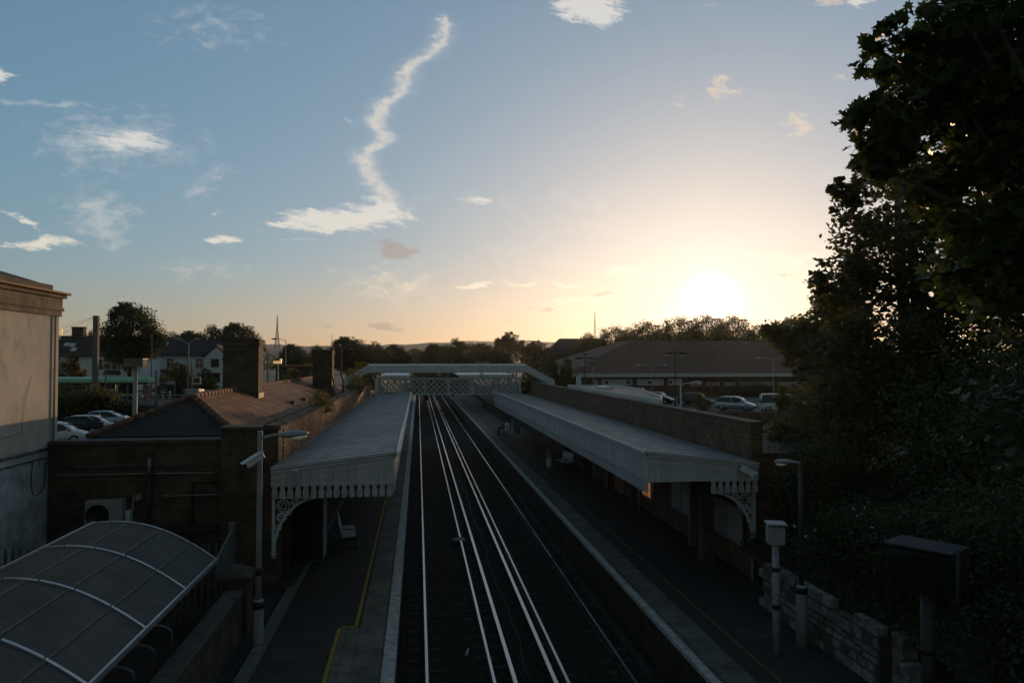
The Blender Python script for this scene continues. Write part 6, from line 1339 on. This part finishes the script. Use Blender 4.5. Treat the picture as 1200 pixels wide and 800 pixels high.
for kind, label, u, v, y, w_ in (
    ('round', 'dense round tree standing alone behind the box headed post', 153, 357, 105, 66),
    ('broad', 'dark tree behind the slate terrace, next right of the round tree', 203, 391, 165, 44),
    ('round', 'dark tree behind the middle of the slate terrace roof', 225, 389, 170, 46),
    ('broad', 'dark tree above the slate terrace just left of the big chimney top', 250, 383, 168, 56),
    ('round', 'highest dark tree showing over the big chimney', 279, 380, 172, 52),
    ('round', 'small dark tree behind the brown terrace ridge, left one of a pair', 93, 388, 170, 22),
    ('broad', 'small dark tree behind the brown terrace ridge, right one of a pair', 107, 389, 172, 22),
    ('round', 'round green tree below the hills right of the big chimney', 343, 404, 190, 34),
    ('airy', 'spiky little tree just left of the rear chimney', 372, 404, 150, 24),
    ('round', 'large dark tree directly behind the rear chimney with flues', 408, 396, 125, 54),
    ('broad', 'green tree filling the gap right of the rear chimney', 440, 402, 150, 44),
    ('round', 'rounded tree above the left end of the footbridge roof', 463, 405, 170, 34),
    ('broad', 'pale distant tree low in the dip of the skyline', 487, 409, 330, 44),
    ('round', 'tree above the footbridge roof just left of its middle', 510, 404, 190, 38),
    ('broad', 'wide tree over the middle of the footbridge roof', 535, 398, 175, 52),
    ('round', 'tree right of the footbridge roof middle, level with its neighbour', 566, 403, 190, 40),
    ('copper', 'brownish airy topped tree standing tallest behind the footbridge', 596, 390, 180, 34),
    ('round', 'rounded low tree in front of the brownish tree', 584, 409, 130, 30),
    ('copper', 'brownish bushy tree left of the dark house roof', 627, 400, 170, 40),
    ('broad', 'dark tree touching the right side of the house roof', 690, 392, 150, 46),
    ('airy', 'open crowned tree left of the mast gap, edged with sunlight', 722, 382, 142, 62),
    ('broad', 'dark full tree behind the left supermarket roof', 738, 386, 145, 50),
    ('airy', 'lacy tree whose crown glitters left of the sun', 760, 376, 146, 66),
    ('airy', 'thin crowned tree just left under the sun', 797, 371, 143, 66),
    ('airy', 'lacy tree directly below the sun', 829, 368, 144, 62),
    ('airy', 'thin crowned tree just right under the sun', 860, 369, 145, 66),
    ('broad', 'dark full tree behind the right supermarket roof', 888, 384, 146, 54),
    ('broad', 'low dark tree filling the space under the sunlit lacy crowns', 812, 387, 150, 74), ('broad', 'dark tree under the lacy crowns nearest the sun', 846, 386, 152, 76), ('broad', 'dark tree low behind the supermarket ridge, left of the sun', 776, 388, 152, 70),
    ('round', 'tree mostly hidden by the bushy tree right of the sun', 930, 374, 142, 60)):
    bgtree(kind, label, u, v, y, w_, GB)
for label, u, v, y, w_ in (
    ('light green shrub standing behind the right stair roof of the footbridge', 645, 413, 72, 36), ('light green shrub right of the footbridge shrub, beside the brick parapet', 664, 420, 70, 28), ('shrub behind the brick parapet end near the twin headed lamp', 625, 424, 90, 40),
    ('bushy shrub at the foot of the rear chimney', 375, 430, 66, 40), ('green shrub between the orange sign and rear chimney', 342, 432, 62, 34), ('dark shrub behind the tram stop before the brown terrace', 83, 415, 100, 34),
    ('dark shrub left of the twin lamp mast', 207, 425, 100, 44), ('shrub in front of the white slate roofed terrace', 240, 432, 104, 30),
    ('green shrub seen under the footbridge roof, left of centre', 500, 426, 110, 50), ('green shrub seen under the footbridge roof at its centre', 530, 428, 120, 46), ('shrub behind the left stair roof of the footbridge', 424, 425, 84, 50)):
    bgtree('bush', label, u, v, y, w_, 'shrubs around the station', 1.2 if u > 600 else .6, 'shrub', 'shrub')
# a far wood that reads as one mass below the hills
q_ = np.random.default_rng(77); n = 26000; xs_ = q_.uniform(-330, 330, n); ys_ = q_.uniform(430, 560, n)
ht = 8 + 3.5*np.sin(xs_*.09) + 2.5*np.sin(xs_*.23+1) + 2*np.sin(ys_*.11)
zz = ht*q_.random(n)**.45 - 1
o = leaf_mesh('distant_wood', np.stack([xs_, ys_, zz], 1), 1.9, 'leaf6', q_, LF['mid']); o['kind'] = 'stuff'

# haze: even, very thin evening air
USE_HAZE = True
if USE_HAZE:
    s_ = MB(); s_.box(-3400, 3400, -250, 3300, -2.6, 240); hz = s_.build('haze', None) if False else None
    me = bpy.data.meshes.new('haze'); me.from_pydata(s_.v, [], s_.f); hz = bpy.data.objects.new('haze', me); COL.objects.link(hz); hz['kind'] = 'stuff'
    hm = bpy.data.materials.new('evening_haze'); hm.use_nodes = True; t = hm.node_tree; t.nodes.clear()
    v_ = N(t, 'ShaderNodeVolumePrincipled'); v_.inputs['Color'].default_value = (.92, .94, 1, 1); v_.inputs['Density'].default_value = .00008; v_.inputs['Anisotropy'].default_value = .74
    o_ = N(t, 'ShaderNodeOutputMaterial'); t.links.new(v_.outputs[0], o_.inputs['Volume']); me.materials.append(hm)
